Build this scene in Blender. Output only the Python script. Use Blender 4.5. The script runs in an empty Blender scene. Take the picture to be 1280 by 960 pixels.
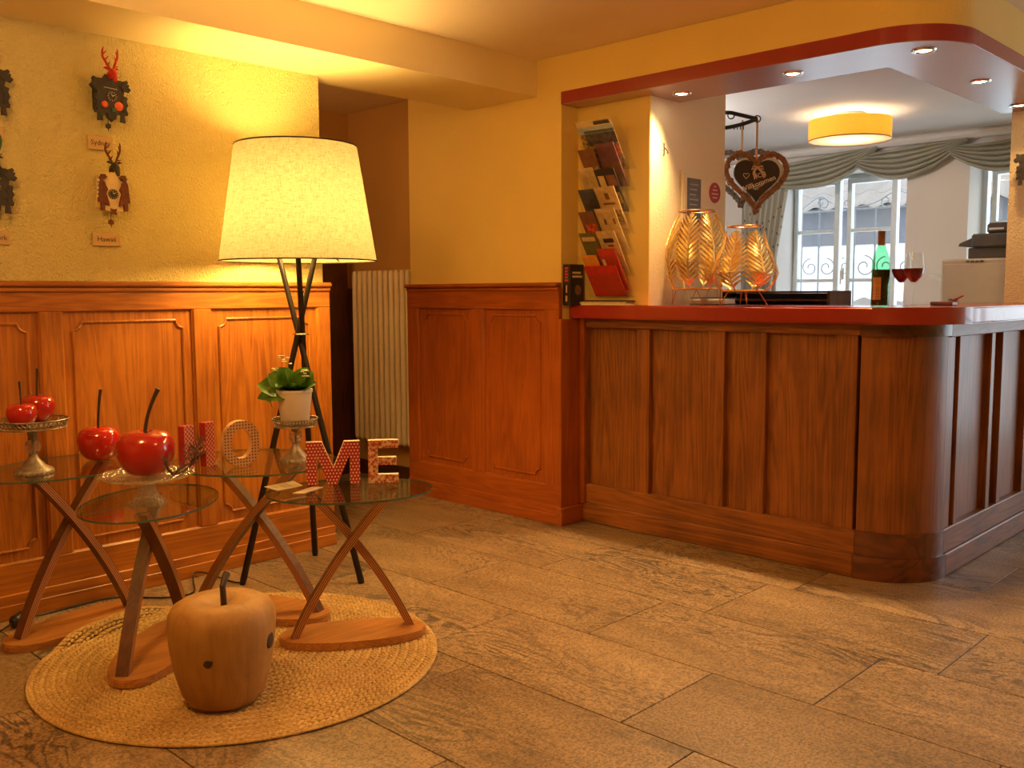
import bpy, bmesh, math, random
from math import sin, cos, pi, radians, sqrt, atan2
from mathutils import Vector, Matrix
random.seed(7)
SC = bpy.context.scene
COL = SC.collection

# ------------------------------------------------------------------ camera
camd = bpy.data.cameras.new('camera')
camd.sensor_width = 36.0
camd.lens = 1181.17 / 1280 * 36.0
camd.clip_start = 0.05
cam = bpy.data.objects.new('camera', camd)
COL.objects.link(cam)
_p, _r, _y = -0.0961733, -0.0045287, 0.7691791
_f = Vector((cos(_y) * cos(_p), sin(_y) * cos(_p), sin(_p)))
_rt = Vector((sin(_y), -cos(_y), 0))
_up = _rt.cross(_f)
_R = cos(_r) * _rt + sin(_r) * _up
_U = -sin(_r) * _rt + cos(_r) * _up
cam.matrix_world = Matrix(((_R.x, _U.x, -_f.x, 0), (_R.y, _U.y, -_f.y, 0), (_R.z, _U.z, -_f.z, 1.25), (0, 0, 0, 1)))
SC.camera = cam

# ------------------------------------------------------------------ world, exposure, lamps
SC.view_settings.view_transform = 'Standard'
SC.view_settings.look = 'None'
SC.view_settings.gamma = 1.0
SC.view_settings.exposure = 0.0
SC.view_settings.use_curve_mapping = False
SC.cycles.transparent_max_bounces = 32
W = bpy.data.worlds.new('overcast_sky')
SC.world = W
W.use_nodes = True
W.node_tree.nodes['Background'].inputs[0].default_value = (0.80, 0.91, 1.0, 1)
W.node_tree.nodes['Background'].inputs[1].default_value = 4.0

WARM = (1.0, 0.60, 0.22)
def lamp(name, kind, loc, energy, color, size=0.1, parent=None, rot=None, **kw):
    d = bpy.data.lights.new(name, kind)
    d.energy = energy
    d.color = color
    if kind == 'AREA':
        d.size = size
    else:
        d.shadow_soft_size = size
    for k, v in kw.items():
        setattr(d, k, v)
    o = bpy.data.objects.new(name, d)
    COL.objects.link(o)
    o.location = loc
    if rot: o.rotation_euler = rot
    if parent: o.parent = parent
    return o
# two warm ceiling lamps of the lobby, behind the camera
lamp('lobby_ceiling_light', 'POINT', (0.45, 2.10, 2.3), 58, (1.0, 0.54, 0.17), 0.2)
lamp('lobby_ceiling_light', 'POINT', (2.3, 0.3, 2.25), 19, (1.0, 0.54, 0.17), 0.2)
# unseen fill lamps, added to brighten the radiator and the far office
lamp('passage_fill_light', 'POINT', (2.3, 4.75, 2.3), 12, (1.0, 0.60, 0.24), 0.15)
lamp('office_fill_light', 'POINT', (5.2, 3.9, 2.25), 42, (1.0, 0.92, 0.88), 0.06)
# daylight through the windows
for px, py, pw, ph, pz in ((8.02, -0.70, 3.8, 2.3, 1.2), (7.99, 3.57, 1.1, 2.2, 1.12), (7.99, 2.07, 0.95, 2.2, 1.12)):
    o = lamp('window_portal', 'AREA', (px, py, pz), 1, (1, 1, 1), pw, rot=(radians(90), 0, radians(90)))
    o.data.shape = 'RECTANGLE'; o.data.size_y = ph
    o.data.cycles.is_portal = True

# ------------------------------------------------------------------ materials
class NT:
    def __init__(s, name):
        s.m = bpy.data.materials.new(name)
        s.m.use_nodes = True
        s.t = s.m.node_tree
        s.b = s.t.nodes['Principled BSDF']
        s.out = s.t.nodes['Material Output']
    def n(s, typ, **kw):
        x = s.t.nodes.new(typ)
        for k, v in kw.items(): setattr(x, k, v)
        return x
    def l(s, a, b): s.t.links.new(a, b)
    def val(s, sock, v):
        if hasattr(v, 'is_linked') or isinstance(v, bpy.types.NodeSocket): s.l(v, sock)
        else: sock.default_value = v
    def math(s, op, a, b=0.0, c=0.0):
        x = s.n('ShaderNodeMath', operation=op)
        s.val(x.inputs[0], a); s.val(x.inputs[1], b); s.val(x.inputs[2], c)
        return x.outputs[0]
    def co(s, kind='Object', scale=(1, 1, 1), loc=(0, 0, 0)):
        tc = s.n('ShaderNodeTexCoord'); mp = s.n('ShaderNodeMapping')
        mp.inputs['Scale'].default_value = scale; mp.inputs['Location'].default_value = loc
        s.l(tc.outputs[kind], mp.inputs[0])
        return mp.outputs[0]
    def geo(s, scale=(1, 1, 1)):
        g = s.n('ShaderNodeNewGeometry'); mp = s.n('ShaderNodeMapping')
        mp.inputs['Scale'].default_value = scale
        s.l(g.outputs['Position'], mp.inputs[0])
        return mp.outputs[0]
    def noise(s, vec, scale, detail=4, rough=0.5, dist=0.0):
        x = s.n('ShaderNodeTexNoise')
        x.inputs['Scale'].default_value = scale; x.inputs['Detail'].default_value = detail
        x.inputs['Roughness'].default_value = rough; x.inputs['Distortion'].default_value = dist
        s.l(vec, x.inputs['Vector'])
        return x.outputs['Fac']
    def ramp(s, fac, stops):
        x = s.n('ShaderNodeValToRGB')
        el = x.color_ramp.elements
        el[0].position, el[0].color = stops[0][0], (*stops[0][1], 1)
        el[1].position, el[1].color = stops[-1][0], (*stops[-1][1], 1)
        for p, c in stops[1:-1]:
            e = el.new(p); e.color = (*c, 1)
        s.l(fac, x.inputs[0])
        return x.outputs[0]
    def mix(s, fac, a, b, mode='MIX'):
        x = s.n('ShaderNodeMix', data_type='RGBA', blend_type=mode)
        s.val(x.inputs[0], fac)
        s.val(x.inputs[6], (*a, 1) if isinstance(a, tuple) else a)
        s.val(x.inputs[7], (*b, 1) if isinstance(b, tuple) else b)
        return x.outputs[2]
    def bump(s, h, strength=0.3, dist=0.01):
        x = s.n('ShaderNodeBump')
        x.inputs['Strength'].default_value = strength; x.inputs['Distance'].default_value = dist
        s.l(h, x.inputs['Height']); s.l(x.outputs[0], s.b.inputs['Normal'])
    def set(s, **kw):
        for k, v in kw.items():
            i = s.b.inputs[k.replace('_', ' ')]
            s.val(i, (*v, 1) if isinstance(v, tuple) and len(v) == 3 else v)
        return s

def flat(name, c, rough=0.5, metal=0.0, vary=0.12, scale=25, bump=0.0, bscale=80, coat=0.0, bdist=0.004):
    s = NT(name)
    v = s.geo()
    f = s.noise(v, scale, 3)
    c2 = tuple(min(1, x * (1 + vary)) for x in c); c1 = tuple(x * (1 - vary) for x in c)
    s.set(Base_Color=s.ramp(f, [(0.3, c1), (0.7, c2)]), Roughness=rough, Metallic=metal, Coat_Weight=coat)
    if bump: s.bump(s.noise(v, bscale, 4), bump, bdist)
    return s.m

def wood(name, dark, light, axis='Z', rough=0.38, scale=1.0, coat=0.08, ring=1.0):
    s = NT(name)
    k = {'X': (0.9, 14, 14), 'Y': (14, 0.9, 14), 'Z': (14, 14, 0.9)}[axis]
    k = tuple(x * scale for x in k)
    oi = s.n('ShaderNodeObjectInfo')
    off = s.n('ShaderNodeVectorMath', operation='ADD')
    g = s.geo(k); s.l(g, off.inputs[0])
    mul = s.math('MULTIPLY', oi.outputs['Random'], 37.0)
    s.l(mul, off.inputs[1])
    v = off.outputs[0]
    f1 = s.noise(v, 0.55, 3, 0.5, 1.2)
    rings = s.math('SINE', s.math('MULTIPLY', f1, 55.0 * ring))
    rings = s.math('MULTIPLY_ADD', rings, 0.5, 0.5)
    fib = s.noise(v, 6.0, 5, 0.65)
    mixf = s.math('ADD', s.math('MULTIPLY', rings, 0.26), s.math('MULTIPLY', fib, 0.78))
    blot = s.noise(s.geo((2.2, 2.2, 2.2)), 1.6, 3)
    mixf = s.math('ADD', mixf, s.math('MULTIPLY', s.math('SUBTRACT', blot, 0.5), 0.7))
    s.set(Base_Color=s.ramp(mixf, [(0.15, dark), (0.85, light)]), Roughness=rough, Coat_Weight=coat, Coat_Roughness=0.18)
    s.bump(fib, 0.12, 0.002)
    return s.m

def plaster(name, c, strength=0.5, scale=38, dist=0.012):
    s = NT(name)
    v = s.geo((1, 1, 1))
    f = s.noise(v, 3, 3)
    s.set(Base_Color=s.ramp(f, [(0.3, tuple(x * 0.95 for x in c)), (0.7, c)]), Roughness=0.85)
    h = s.noise(v, scale, 3, 0.5, 1.6)
    h2 = s.noise(v, scale * 2.6, 2, 0.5, 0.8)
    s.bump(s.math('ADD', h, s.math('MULTIPLY', h2, 0.35)), strength, dist)
    return s.m

def thin_glass(name, tint=(0.95, 0.98, 0.96), ior=1.5, rough=0.0):
    s = NT(name)
    tr = s.n('ShaderNodeBsdfTransparent'); tr.inputs[0].default_value = (*tint, 1)
    gl = s.n('ShaderNodeBsdfGlossy'); gl.inputs['Roughness'].default_value = rough
    fr = s.n('ShaderNodeFresnel'); ge = s.n('ShaderNodeNewGeometry')
    s.l(s.math('MULTIPLY_ADD', ge.outputs['Backfacing'], 1.0 / ior - ior, ior), fr.inputs[0])
    mx = s.n('ShaderNodeMixShader')
    s.l(fr.outputs[0], mx.inputs[0]); s.l(tr.outputs[0], mx.inputs[1]); s.l(gl.outputs[0], mx.inputs[2])
    s.l(mx.outputs[0], s.out.inputs['Surface'])
    return s.m

def glass(name, c, rough=0.02, ior=1.5):
    s = NT(name)
    s.set(Base_Color=c, Roughness=rough, Transmission_Weight=1.0, IOR=ior)
    return s.m

def fabric_glow(name, c, tcol, weave=420, mixf=0.6, lo=0.6):
    s = NT(name)
    tc = s.co('Object', (weave * 0.35, weave * 0.35, weave))
    w = s.noise(tc, 1.0, 2)
    tc2 = s.co('Object', (30, 30, 260)); w2 = s.noise(tc2, 1.0, 3)
    tc3 = s.co('Object', (220, 220, 26)); w3 = s.noise(tc3, 1.0, 3)
    f = s.math('MULTIPLY', s.math('ADD', s.math('ADD', w, w2), w3), 0.333)
    k = s.ramp(f, [(0.38, tuple(x * lo for x in c)), (0.55, c)])
    kt = s.ramp(f, [(0.38, tuple(x * lo * 0.95 for x in tcol)), (0.56, tcol)])
    s.set(Base_Color=k, Roughness=0.9)
    tl = s.n('ShaderNodeBsdfTranslucent'); s.l(kt, tl.inputs[0])
    mx = s.n('ShaderNodeMixShader'); mx.inputs[0].default_value = mixf
    s.l(s.b.outputs[0], mx.inputs[1]); s.l(tl.outputs[0], mx.inputs[2]); s.l(mx.outputs[0], s.out.inputs['Surface'])
    return s.m

def emit(name, c, strength):
    s = NT(name)
    s.set(Base_Color=c, Emission_Color=c, Emission_Strength=strength)
    return s.m

MT = {}
MT['plaster_left'] = plaster('rough_plaster', (0.94, 0.77, 0.31), 0.9, 66, 0.026)
MT['plaster'] = plaster('smooth_plaster', (0.86, 0.63, 0.19), 0.25, 30, 0.006)
MT['plaster_cream'] = plaster('cream_plaster', (0.86, 0.74, 0.52), 0.4, 45, 0.006)
MT['plaster_pillar'] = plaster('pillar_plaster', (0.84, 0.66, 0.36), 0.7, 55, 0.012)
MT['ceiling'] = flat('ceiling_paint', (0.84, 0.68, 0.46), 0.9, vary=0.03, scale=2)
MT['beam'] = flat('beam_paint', (0.86, 0.70, 0.36), 0.9, vary=0.03, scale=2)
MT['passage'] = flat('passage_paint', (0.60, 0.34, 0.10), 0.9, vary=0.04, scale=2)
MT['office_wall'] = flat('office_paint', (0.74, 0.70, 0.67), 0.9, vary=0.03, scale=2)
MT['office_ceiling'] = flat('office_ceiling_paint', (0.72, 0.70, 0.70), 0.9, vary=0.03, scale=2)
MT['white_paint'] = flat('white_gloss_paint', (0.72, 0.78, 0.80), 0.4, vary=0.03)
WL = ((0.235, 0.062, 0.006), (0.54, 0.180, 0.016))
for a in 'XYZ': MT['woodL' + a] = wood('honey_pine_' + a.lower(), WL[0], WL[1], a)
WR = ((0.26, 0.054, 0.006), (0.46, 0.112, 0.012))  # same pine as the left wall, its dimmer light put into the colour
for a in 'XYZ': MT['woodR' + a] = wood('shaded_pine_' + a.lower(), WR[0], WR[1], a)
WC = ((0.12, 0.036, 0.006), (0.37, 0.118, 0.018))
for a in 'XYZ': MT['woodC' + a] = wood('counter_pine_' + a.lower(), WC[0], WC[1], a, 0.46, coat=0.06)
MT['wood_dark'] = wood('dark_stained_oak', (0.045, 0.016, 0.008), (0.13, 0.045, 0.018), 'Z')
MT['wood_patch'] = wood('burl_patch', (0.035, 0.010, 0.004), (0.22, 0.058, 0.012), 'Y', 0.3, scale=0.35, coat=0.4)
MT['red_lacquer'] = flat('red_lacquer', (0.33, 0.022, 0.014), 0.25, vary=0.05, scale=8, coat=0.5)
MT['soffit_lacquer'] = flat('soffit_lacquer', (0.34, 0.10, 0.09), 0.40, vary=0.03, scale=8, coat=1.0)
for _n in MT['soffit_lacquer'].node_tree.nodes:
    if _n.type == 'BSDF_PRINCIPLED': _n.inputs['Coat Roughness'].default_value = 0.26; _n.inputs['Coat IOR'].default_value = 1.8
MT['table_wood'] = wood('walnut_laminate', (0.26, 0.090, 0.020), (0.54, 0.225, 0.055), 'X', 0.4, 1.6)
MT['black_metal'] = flat('dark_bronze_metal', (0.035, 0.026, 0.020), 0.35, 0.6)
MT['iron'] = flat('wrought_iron', (0.05, 0.05, 0.05), 0.5, 0.5)
MT['rail_iron'] = flat('grey_painted_iron', (0.20, 0.21, 0.24), 0.5)
MT['black'] = flat('black_plastic', (0.02, 0.02, 0.022), 0.4)
MT['carbon'] = flat('charcoal_plastic', (0.07, 0.068, 0.07), 0.45)
MT['chrome'] = flat('chrome', (0.75, 0.72, 0.68), 0.15, 1.0)
MT['brass_gold'] = flat('gold_metal', (0.82, 0.61, 0.26), 0.3, 1.0, vary=0.15, scale=40)
MT['copper'] = flat('copper_wire', (0.62, 0.32, 0.16), 0.3, 1.0)
MT['silver_pewter'] = flat('antique_pewter', (0.30, 0.235, 0.16), 0.45, 0.45, vary=0.3, scale=60, bump=0.3, bscale=160)
MT['clear_glass'] = thin_glass('clear_glass', (0.97, 0.98, 0.97))
MT['table_glass'] = thin_glass('table_glass', (0.90, 0.95, 0.88), 1.55)
MT['table_edge'] = flat('green_glass_edge', (0.09, 0.13, 0.08), 0.15, vary=0.1)
def pressed_glass():
    s = NT('pressed_glass')
    tr = s.n('ShaderNodeBsdfTransparent'); tr.inputs[0].default_value = (0.93, 0.90, 0.84, 1)
    gl = s.n('ShaderNodeBsdfGlossy'); gl.inputs['Roughness'].default_value = 0.06
    lw = s.n('ShaderNodeLayerWeight'); lw.inputs[0].default_value = 0.5
    bp = s.n('ShaderNodeBump'); bp.inputs['Strength'].default_value = 1.0; bp.inputs['Distance'].default_value = 0.01
    vo = s.n('ShaderNodeTexVoronoi'); vo.inputs['Scale'].default_value = 70; s.l(s.geo(), vo.inputs['Vector']); s.l(vo.outputs['Distance'], bp.inputs['Height'])
    s.l(bp.outputs[0], gl.inputs['Normal']); s.l(bp.outputs[0], lw.inputs['Normal'])
    mx = s.n('ShaderNodeMixShader'); s.l(lw.outputs['Facing'], mx.inputs[0]); s.l(tr.outputs[0], mx.inputs[1]); s.l(gl.outputs[0], mx.inputs[2])
    tl = s.n('ShaderNodeBsdfTranslucent'); tl.inputs[0].default_value = (0.8, 0.72, 0.58, 1)
    m2 = s.n('ShaderNodeMixShader'); m2.inputs[0].default_value = 0.28; s.l(mx.outputs[0], m2.inputs[1]); s.l(tl.outputs[0], m2.inputs[2])
    s.l(m2.outputs[0], s.out.inputs['Surface'])
    return s.m
MT['crystal'] = pressed_glass()
MT['acrylic'] = thin_glass('acrylic', (0.985, 0.985, 0.975), 1.35)
MT['bottle_green'] = thin_glass('bottle_green_glass', (0.46, 0.82, 0.58), 1.5)
MT['wine'] = flat('red_wine', (0.14, 0.006, 0.012), 0.08, vary=0.05)
MT['wine_dark'] = flat('wine_in_bottle', (0.05, 0.012, 0.006), 0.08, vary=0.05)
MT['apple_red'] = flat('glazed_red_ceramic', (0.46, 0.012, 0.008), 0.10, vary=0.10, scale=9, coat=1.0)
MT['stem'] = flat('dark_stem', (0.055, 0.03, 0.018), 0.5, bump=0.3)
MT['white_pot'] = flat('white_glazed_pot', (0.74, 0.64, 0.54), 0.35, vary=0.04)
MT['leaf'] = flat('plant_leaf', (0.16, 0.33, 0.035), 0.35, vary=0.4, scale=30)
MT['leaf_light'] = flat('young_leaf', (0.42, 0.46, 0.06), 0.4, vary=0.25, scale=30)
MT['flower'] = flat('cream_flower', (0.80, 0.74, 0.42), 0.6)
MT['soil'] = flat('potting_soil', (0.035, 0.02, 0.012), 0.9, bump=0.6)
MT['radiator'] = flat('radiator_enamel', (0.92, 0.80, 0.58), 0.35, vary=0.03)
MT['paper'] = flat('paper', (0.80, 0.68, 0.48), 0.7, vary=0.05)
MT['plaque'] = flat('engraved_plaque', (0.62, 0.40, 0.17), 0.5, vary=0.06)
MT['ink'] = flat('black_ink', (0.05, 0.03, 0.02), 0.6)
MT['white'] = flat('white_plastic', (0.75, 0.73, 0.72), 0.4, vary=0.04)
MT['beige'] = flat('beige_plastic', (0.50, 0.43, 0.34), 0.5, vary=0.03)
MT['clock_black'] = flat('blackened_wood', (0.040, 0.030, 0.022), 0.5, vary=0.3, scale=80)
MT['clock_red'] = flat('red_painted_wood', (0.55, 0.02, 0.015), 0.3)
MT['clock_orange'] = flat('orange_painted_wood', (0.85, 0.13, 0.03), 0.35)
MT['clock_brown'] = flat('brown_carved_wood', (0.15, 0.035, 0.012), 0.5, vary=0.3, scale=90)
MT['clock_cream'] = flat('pale_carved_wood', (0.80, 0.60, 0.30), 0.6)
MT['clock_green'] = flat('green_painted_wood', (0.05, 0.13, 0.04), 0.45)
MT['dial_white'] = flat('dial_white', (0.85, 0.75, 0.55), 0.5)
MT['ribbon'] = flat('grosgrain_ribbon', (0.62, 0.42, 0.26), 0.7)
MT['wreath'] = flat('dried_grass_wreath', (0.26, 0.125, 0.055), 0.85, vary=0.5, scale=120)
MT['wreath_grey'] = flat('grey_twig_wreath', (0.17, 0.13, 0.10), 0.85, vary=0.5, scale=120)
MT['slate'] = flat('chalkboard', (0.035, 0.024, 0.020), 0.5)
MT['chalk'] = flat('chalk', (0.85, 0.78, 0.68), 0.8)
MT['red_sign'] = flat('red_sign', (0.36, 0.015, 0.02), 0.4)
MT['grey_sign'] = flat('grey_notice', (0.13, 0.115, 0.095), 0.5)
MT['frost_twig'] = flat('frosted_twig', (0.13, 0.055, 0.035), 0.6, vary=0.8, scale=150)
MT['cable'] = flat('black_cable', (0.02, 0.015, 0.012), 0.5)
MT['swag'] = flat('sage_green_satin', (0.34, 0.33, 0.26), 0.5, vary=0.08, scale=6)
MT['label_tan'] = flat('bottle_label', (0.62, 0.30, 0.07), 0.55)
MT['capsule'] = flat('bottle_capsule', (0.16, 0.07, 0.035), 0.35)
MT['house_wall'] = flat('pale_render', (0.55, 0.57, 0.58), 0.9, vary=0.04)  # plain pale grey for house wall and balcony slab
MT['house_grey'] = flat('weathered_boards', (0.10, 0.10, 0.115), 0.9, vary=0.1)
MT['roof_tile'] = flat('pale_roof_tile', (0.20, 0.17, 0.155), 0.8, vary=0.08)

def curtain_mat():
    s = NT('sprigged_curtain')
    v = s.co('Object', (26, 26, 17))
    vo = s.n('ShaderNodeTexVoronoi'); vo.inputs['Scale'].default_value = 1.0
    s.l(v, vo.inputs['Vector'])
    f = s.math('LESS_THAN', vo.outputs['Distance'], 0.24)
    s.set(Base_Color=s.mix(f, (0.46, 0.44, 0.36), (0.20, 0.12, 0.08)), Roughness=0.8)
    return s.m
MT['curtain'] = curtain_mat()

def floor_mat():
    s = NT('granite_tile')
    oi = s.n('ShaderNodeObjectInfo')
    g = s.geo((1, 1, 1))
    add = s.n('ShaderNodeVectorMath', operation='ADD'); s.l(g, add.inputs[0])
    s.l(s.math('MULTIPLY', oi.outputs['Random'], 53.0), add.inputs[1])
    sc = s.n('ShaderNodeVectorMath', operation='MULTIPLY'); s.l(add.outputs[0], sc.inputs[0]); sc.inputs[1].default_value = (3.0, 0.9, 1.0)
    v = sc.outputs[0]
    warp = s.noise(v, 1.3, 4, 0.55, 1.4)
    veins = s.math('SINE', s.math('MULTIPLY', warp, 75.0))
    veins = s.math('POWER', s.math('MULTIPLY_ADD', veins, 0.5, 0.5), 3.0)
    mask = s.noise(v, 0.9, 2)
    mask = s.math('MULTIPLY', s.math('GREATER_THAN', mask, 0.40), s.math('SUBTRACT', mask, 0.36))
    speck = s.noise(add.outputs[0], 105, 4, 0.8)
    blot = s.noise(v, 2.2, 4, 0.6)
    base = s.ramp(blot, [(0.25, (0.225, 0.142, 0.074)), (0.75, (0.39, 0.258, 0.140))])
    base = s.mix(s.math('MULTIPLY', s.math('MULTIPLY', veins, mask), 4.2), base, (0.12, 0.085, 0.058))
    sp = s.ramp(speck, [(0.40, (0.52, 0.50, 0.48)), (0.50, (0.98, 0.98, 0.98)), (0.62, (1.35, 1.32, 1.28))])
    col = s.mix(1.0, base, sp, 'MULTIPLY')
    tone = s.math('MULTIPLY_ADD', oi.outputs['Random'], 0.22, 0.88)
    cb = s.n('ShaderNodeCombineColor'); [s.l(tone, cb.inputs[i]) for i in range(3)]
    col = s.mix(1.0, col, cb.outputs[0], 'MULTIPLY')
    s.set(Base_Color=col, Roughness=0.42, Specular_IOR_Level=0.45)
    s.bump(s.noise(add.outputs[0], 60, 4, 0.6), 0.22, 0.004)
    return s.m
MT['tile'] = floor_mat()
MT['grout'] = flat('dark_grout', (0.09, 0.065, 0.045), 0.9)

def jute_mat():
    s = NT('jute_braid')
    v = s.geo()
    a = s.noise(v, 90, 4, 0.7); b = s.noise(v, 6, 3)
    f = s.math('ADD', s.math('MULTIPLY', a, 0.7), s.math('MULTIPLY', b, 0.3))
    s.set(Base_Color=s.ramp(f, [(0.30, (0.26, 0.13, 0.04)), (0.66, (0.76, 0.50, 0.19))]), Roughness=0.9)
    s.bump(s.noise(v, 420, 3), 0.5, 0.003)
    return s.m
MT['jute'] = jute_mat()
MT['jute_dark'] = flat('jute_backing', (0.15, 0.075, 0.028), 0.95)

def stripes_mat():
    s = NT('laminated_ply_edge')
    tc = s.n('ShaderNodeUVMap'); tc.uv_map = 'UVMap'
    sp = s.n('ShaderNodeSeparateXYZ'); s.l(tc.outputs[0], sp.inputs[0])
    f = s.math('MULTIPLY_ADD', s.math('SINE', s.math('MULTIPLY', sp.outputs[0], 6.2832 * 4)), 0.5, 0.5)
    f = s.math('GREATER_THAN', f, 0.62)
    s.set(Base_Color=s.mix(f, (0.52, 0.23, 0.085), (0.13, 0.035, 0.016)), Roughness=0.4)
    return s.m
MT['ply_edge'] = stripes_mat()
MT['leg_face'] = wood('walnut_face', (0.075, 0.028, 0.014), (0.17, 0.065, 0.028), 'Z', 0.4)

def dots_mat(name, base, dot, size, rad, kind='dots'):
    s = NT(name)
    tc = s.n('ShaderNodeTexCoord'); sp = s.n('ShaderNodeSeparateXYZ'); s.l(tc.outputs['Object'], sp.inputs[0])
    x = s.math('DIVIDE', sp.outputs[0], size); z = s.math('DIVIDE', sp.outputs[2], size)
    if kind in ('dots', 'grid'):
        if kind == 'dots':
            row = s.math('FLOOR', z)
            x = s.math('ADD', x, s.math('MULTIPLY', s.math('MODULO', row, 2.0), 0.5))
        dx = s.math('SUBTRACT', s.math('FRACT', x), 0.5); dz = s.math('SUBTRACT', s.math('FRACT', z), 0.5)
        d = s.math('SQRT', s.math('ADD', s.math('MULTIPLY', dx, dx), s.math('MULTIPLY', dz, dz)))
        f = s.math('LESS_THAN', d, rad)
    elif kind == 'lattice':
        a = s.math('ABSOLUTE', s.math('SUBTRACT', s.math('FRACT', s.math('ADD', x, z)), 0.5))
        b = s.math('ABSOLUTE', s.math('SUBTRACT', s.math('FRACT', s.math('SUBTRACT', x, z)), 0.5))
        f = s.math('LESS_THAN', s.math('MINIMUM', a, b), rad)
    else:
        v = s.n('ShaderNodeTexVoronoi'); v.inputs['Scale'].default_value = 1.0 / size
        s.l(tc.outputs['Object'], v.inputs['Vector'])
        nz = s.noise(tc.outputs['Object'], 3.2 / size, 1)
        f = s.math('LESS_THAN', s.math('ADD', v.outputs['Distance'], s.math('MULTIPLY', s.math('SUBTRACT', nz, 0.5), 1.1)), rad)
    s.set(Base_Color=s.mix(f, base, dot), Roughness=0.55)
    return s.m
MT['letter_H'] = dots_mat('red_lattice_paper', (0.46, 0.02, 0.02), (0.72, 0.45, 0.30), 0.017, 0.09, 'lattice')
MT['letter_O'] = dots_mat('dotted_kraft_paper', (0.62, 0.36, 0.16), (0.19, 0.03, 0.015), 0.0115, 0.28, 'grid')
MT['letter_M'] = dots_mat('red_polka_paper', (0.42, 0.012, 0.018), (0.85, 0.62, 0.42), 0.0118, 0.26, 'dots')
MT['letter_E'] = dots_mat('red_floral_paper', (0.66, 0.44, 0.25), (0.42, 0.06, 0.03), 0.012, 0.54, 'floral')

def carved_mat():
    s = NT('carved_softwood')
    v = s.co('Object', (1, 1, 1))
    vz = s.co('Object', (22, 22, 2.2)); fib = s.noise(vz, 1.0, 5, 0.6, 0.8)
    bl = s.noise(v, 9, 3)
    f = s.math('ADD', s.math('MULTIPLY', fib, 0.6), s.math('MULTIPLY', bl, 0.4))
    s.set(Base_Color=s.ramp(f, [(0.3, (0.30, 0.135, 0.026)), (0.7, (0.50, 0.265, 0.068))]), Roughness=0.6)
    vo = s.n('ShaderNodeTexVoronoi'); vo.inputs['Scale'].default_value = 26; s.l(v, vo.inputs['Vector'])
    s.bump(s.math('ADD', fib, s.math('MULTIPLY', vo.outputs['Distance'], 0.5)), 0.35, 0.006)
    return s.m
MT['carved'] = carved_mat()
MT['knot'] = flat('wood_knot', (0.05, 0.024, 0.012), 0.6, vary=0.4, scale=60)
MT['shade_fabric'] = fabric_glow('linen_shade', (0.66, 0.52, 0.27), (0.225, 0.195, 0.115), 420, 0.55)
MT['drum_fabric'] = fabric_glow('amber_drum', (0.72, 0.34, 0.05), (0.38, 0.18, 0.02), 12, 0.5, 0.93)
MT['diffuser'] = fabric_glow('white_diffuser', (0.80, 0.74, 0.60), (0.36, 0.33, 0.26), 50, 0.75, 0.97)
MT['bulb_glow'] = emit('lit_lamp', (1.0, 0.80, 0.45), 28.0)
MT['bulb_small'] = emit('lit_spot', (1.0, 0.82, 0.52), 22.0)
MT['photo1'] = flat('print_green_meadow', (0.30, 0.20, 0.07), 0.35, vary=0.9, scale=50)
MT['sky_print'] = flat('print_sky', (0.38, 0.44, 0.46), 0.35, vary=0.15, scale=30)
MT['hill_print'] = flat('print_hills', (0.10, 0.085, 0.09), 0.35, vary=0.5, scale=50)
MT['poppy_print'] = flat('print_poppies', (0.62, 0.10, 0.05), 0.35, vary=0.5, scale=60)
for nm, c in dict(pr_brown=(0.22, 0.10, 0.06), pr_plum=(0.20, 0.085, 0.11), pr_cream=(0.66, 0.50, 0.26), pr_navy=(0.085, 0.09, 0.14), pr_tan=(0.62, 0.44, 0.22), pr_dark=(0.05, 0.04, 0.045), pr_olive=(0.16, 0.15, 0.05), pr_red=(0.50, 0.03, 0.015), pr_orange=(0.80, 0.34, 0.06), pr_scar=(0.55, 0.05, 0.03)).items():
    MT[nm] = flat('print_' + nm[3:], c, 0.35, vary=0.15, scale=40)

# ------------------------------------------------------------------ mesh helpers
def BM(): return bmesh.new()
def link(name, me, mat, parent=None, smooth=False):
    o = bpy.data.objects.new(name, me)
    if mat is not None and not me.materials:
        me.materials.append(MT[mat] if isinstance(mat, str) else mat)
    COL.objects.link(o)
    if parent is not None: o.parent = parent
    if smooth:
        for p in me.polygons: p.use_smooth = True
    return o
def obj(name, bm, mat, parent=None, smooth=False, normals=True):
    if normals: bmesh.ops.recalc_face_normals(bm, faces=bm.faces)
    me = bpy.data.meshes.new(name)
    bm.to_mesh(me); bm.free()
    o = link(name, me, mat, parent, False)
    if smooth:
        for p in me.polygons: p.use_smooth = True
        try: me.set_sharp_from_angle(angle=radians(40))
        except Exception: pass
    return o
def bevel(bm, w=0.003, seg=1):
    bmesh.ops.bevel(bm, geom=bm.edges[:], offset=w, segments=seg, affect='EDGES', clamp_overlap=True)
    return bm
def box(bm, x0, x1, y0, y1, z0, z1):
    c = Vector(((x0 + x1) / 2, (y0 + y1) / 2, (z0 + z1) / 2))
    M = Matrix.Translation(c) @ Matrix.Diagonal((abs(x1 - x0), abs(y1 - y0), abs(z1 - z0), 1))
    return bmesh.ops.create_cube(bm, size=1, matrix=M)['verts']
def bbox(x0, x1, y0, y1, z0, z1, w=0.003):
    bm = BM(); box(bm, x0, x1, y0, y1, z0, z1)
    if w: bevel(bm, w)
    return bm
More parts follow.
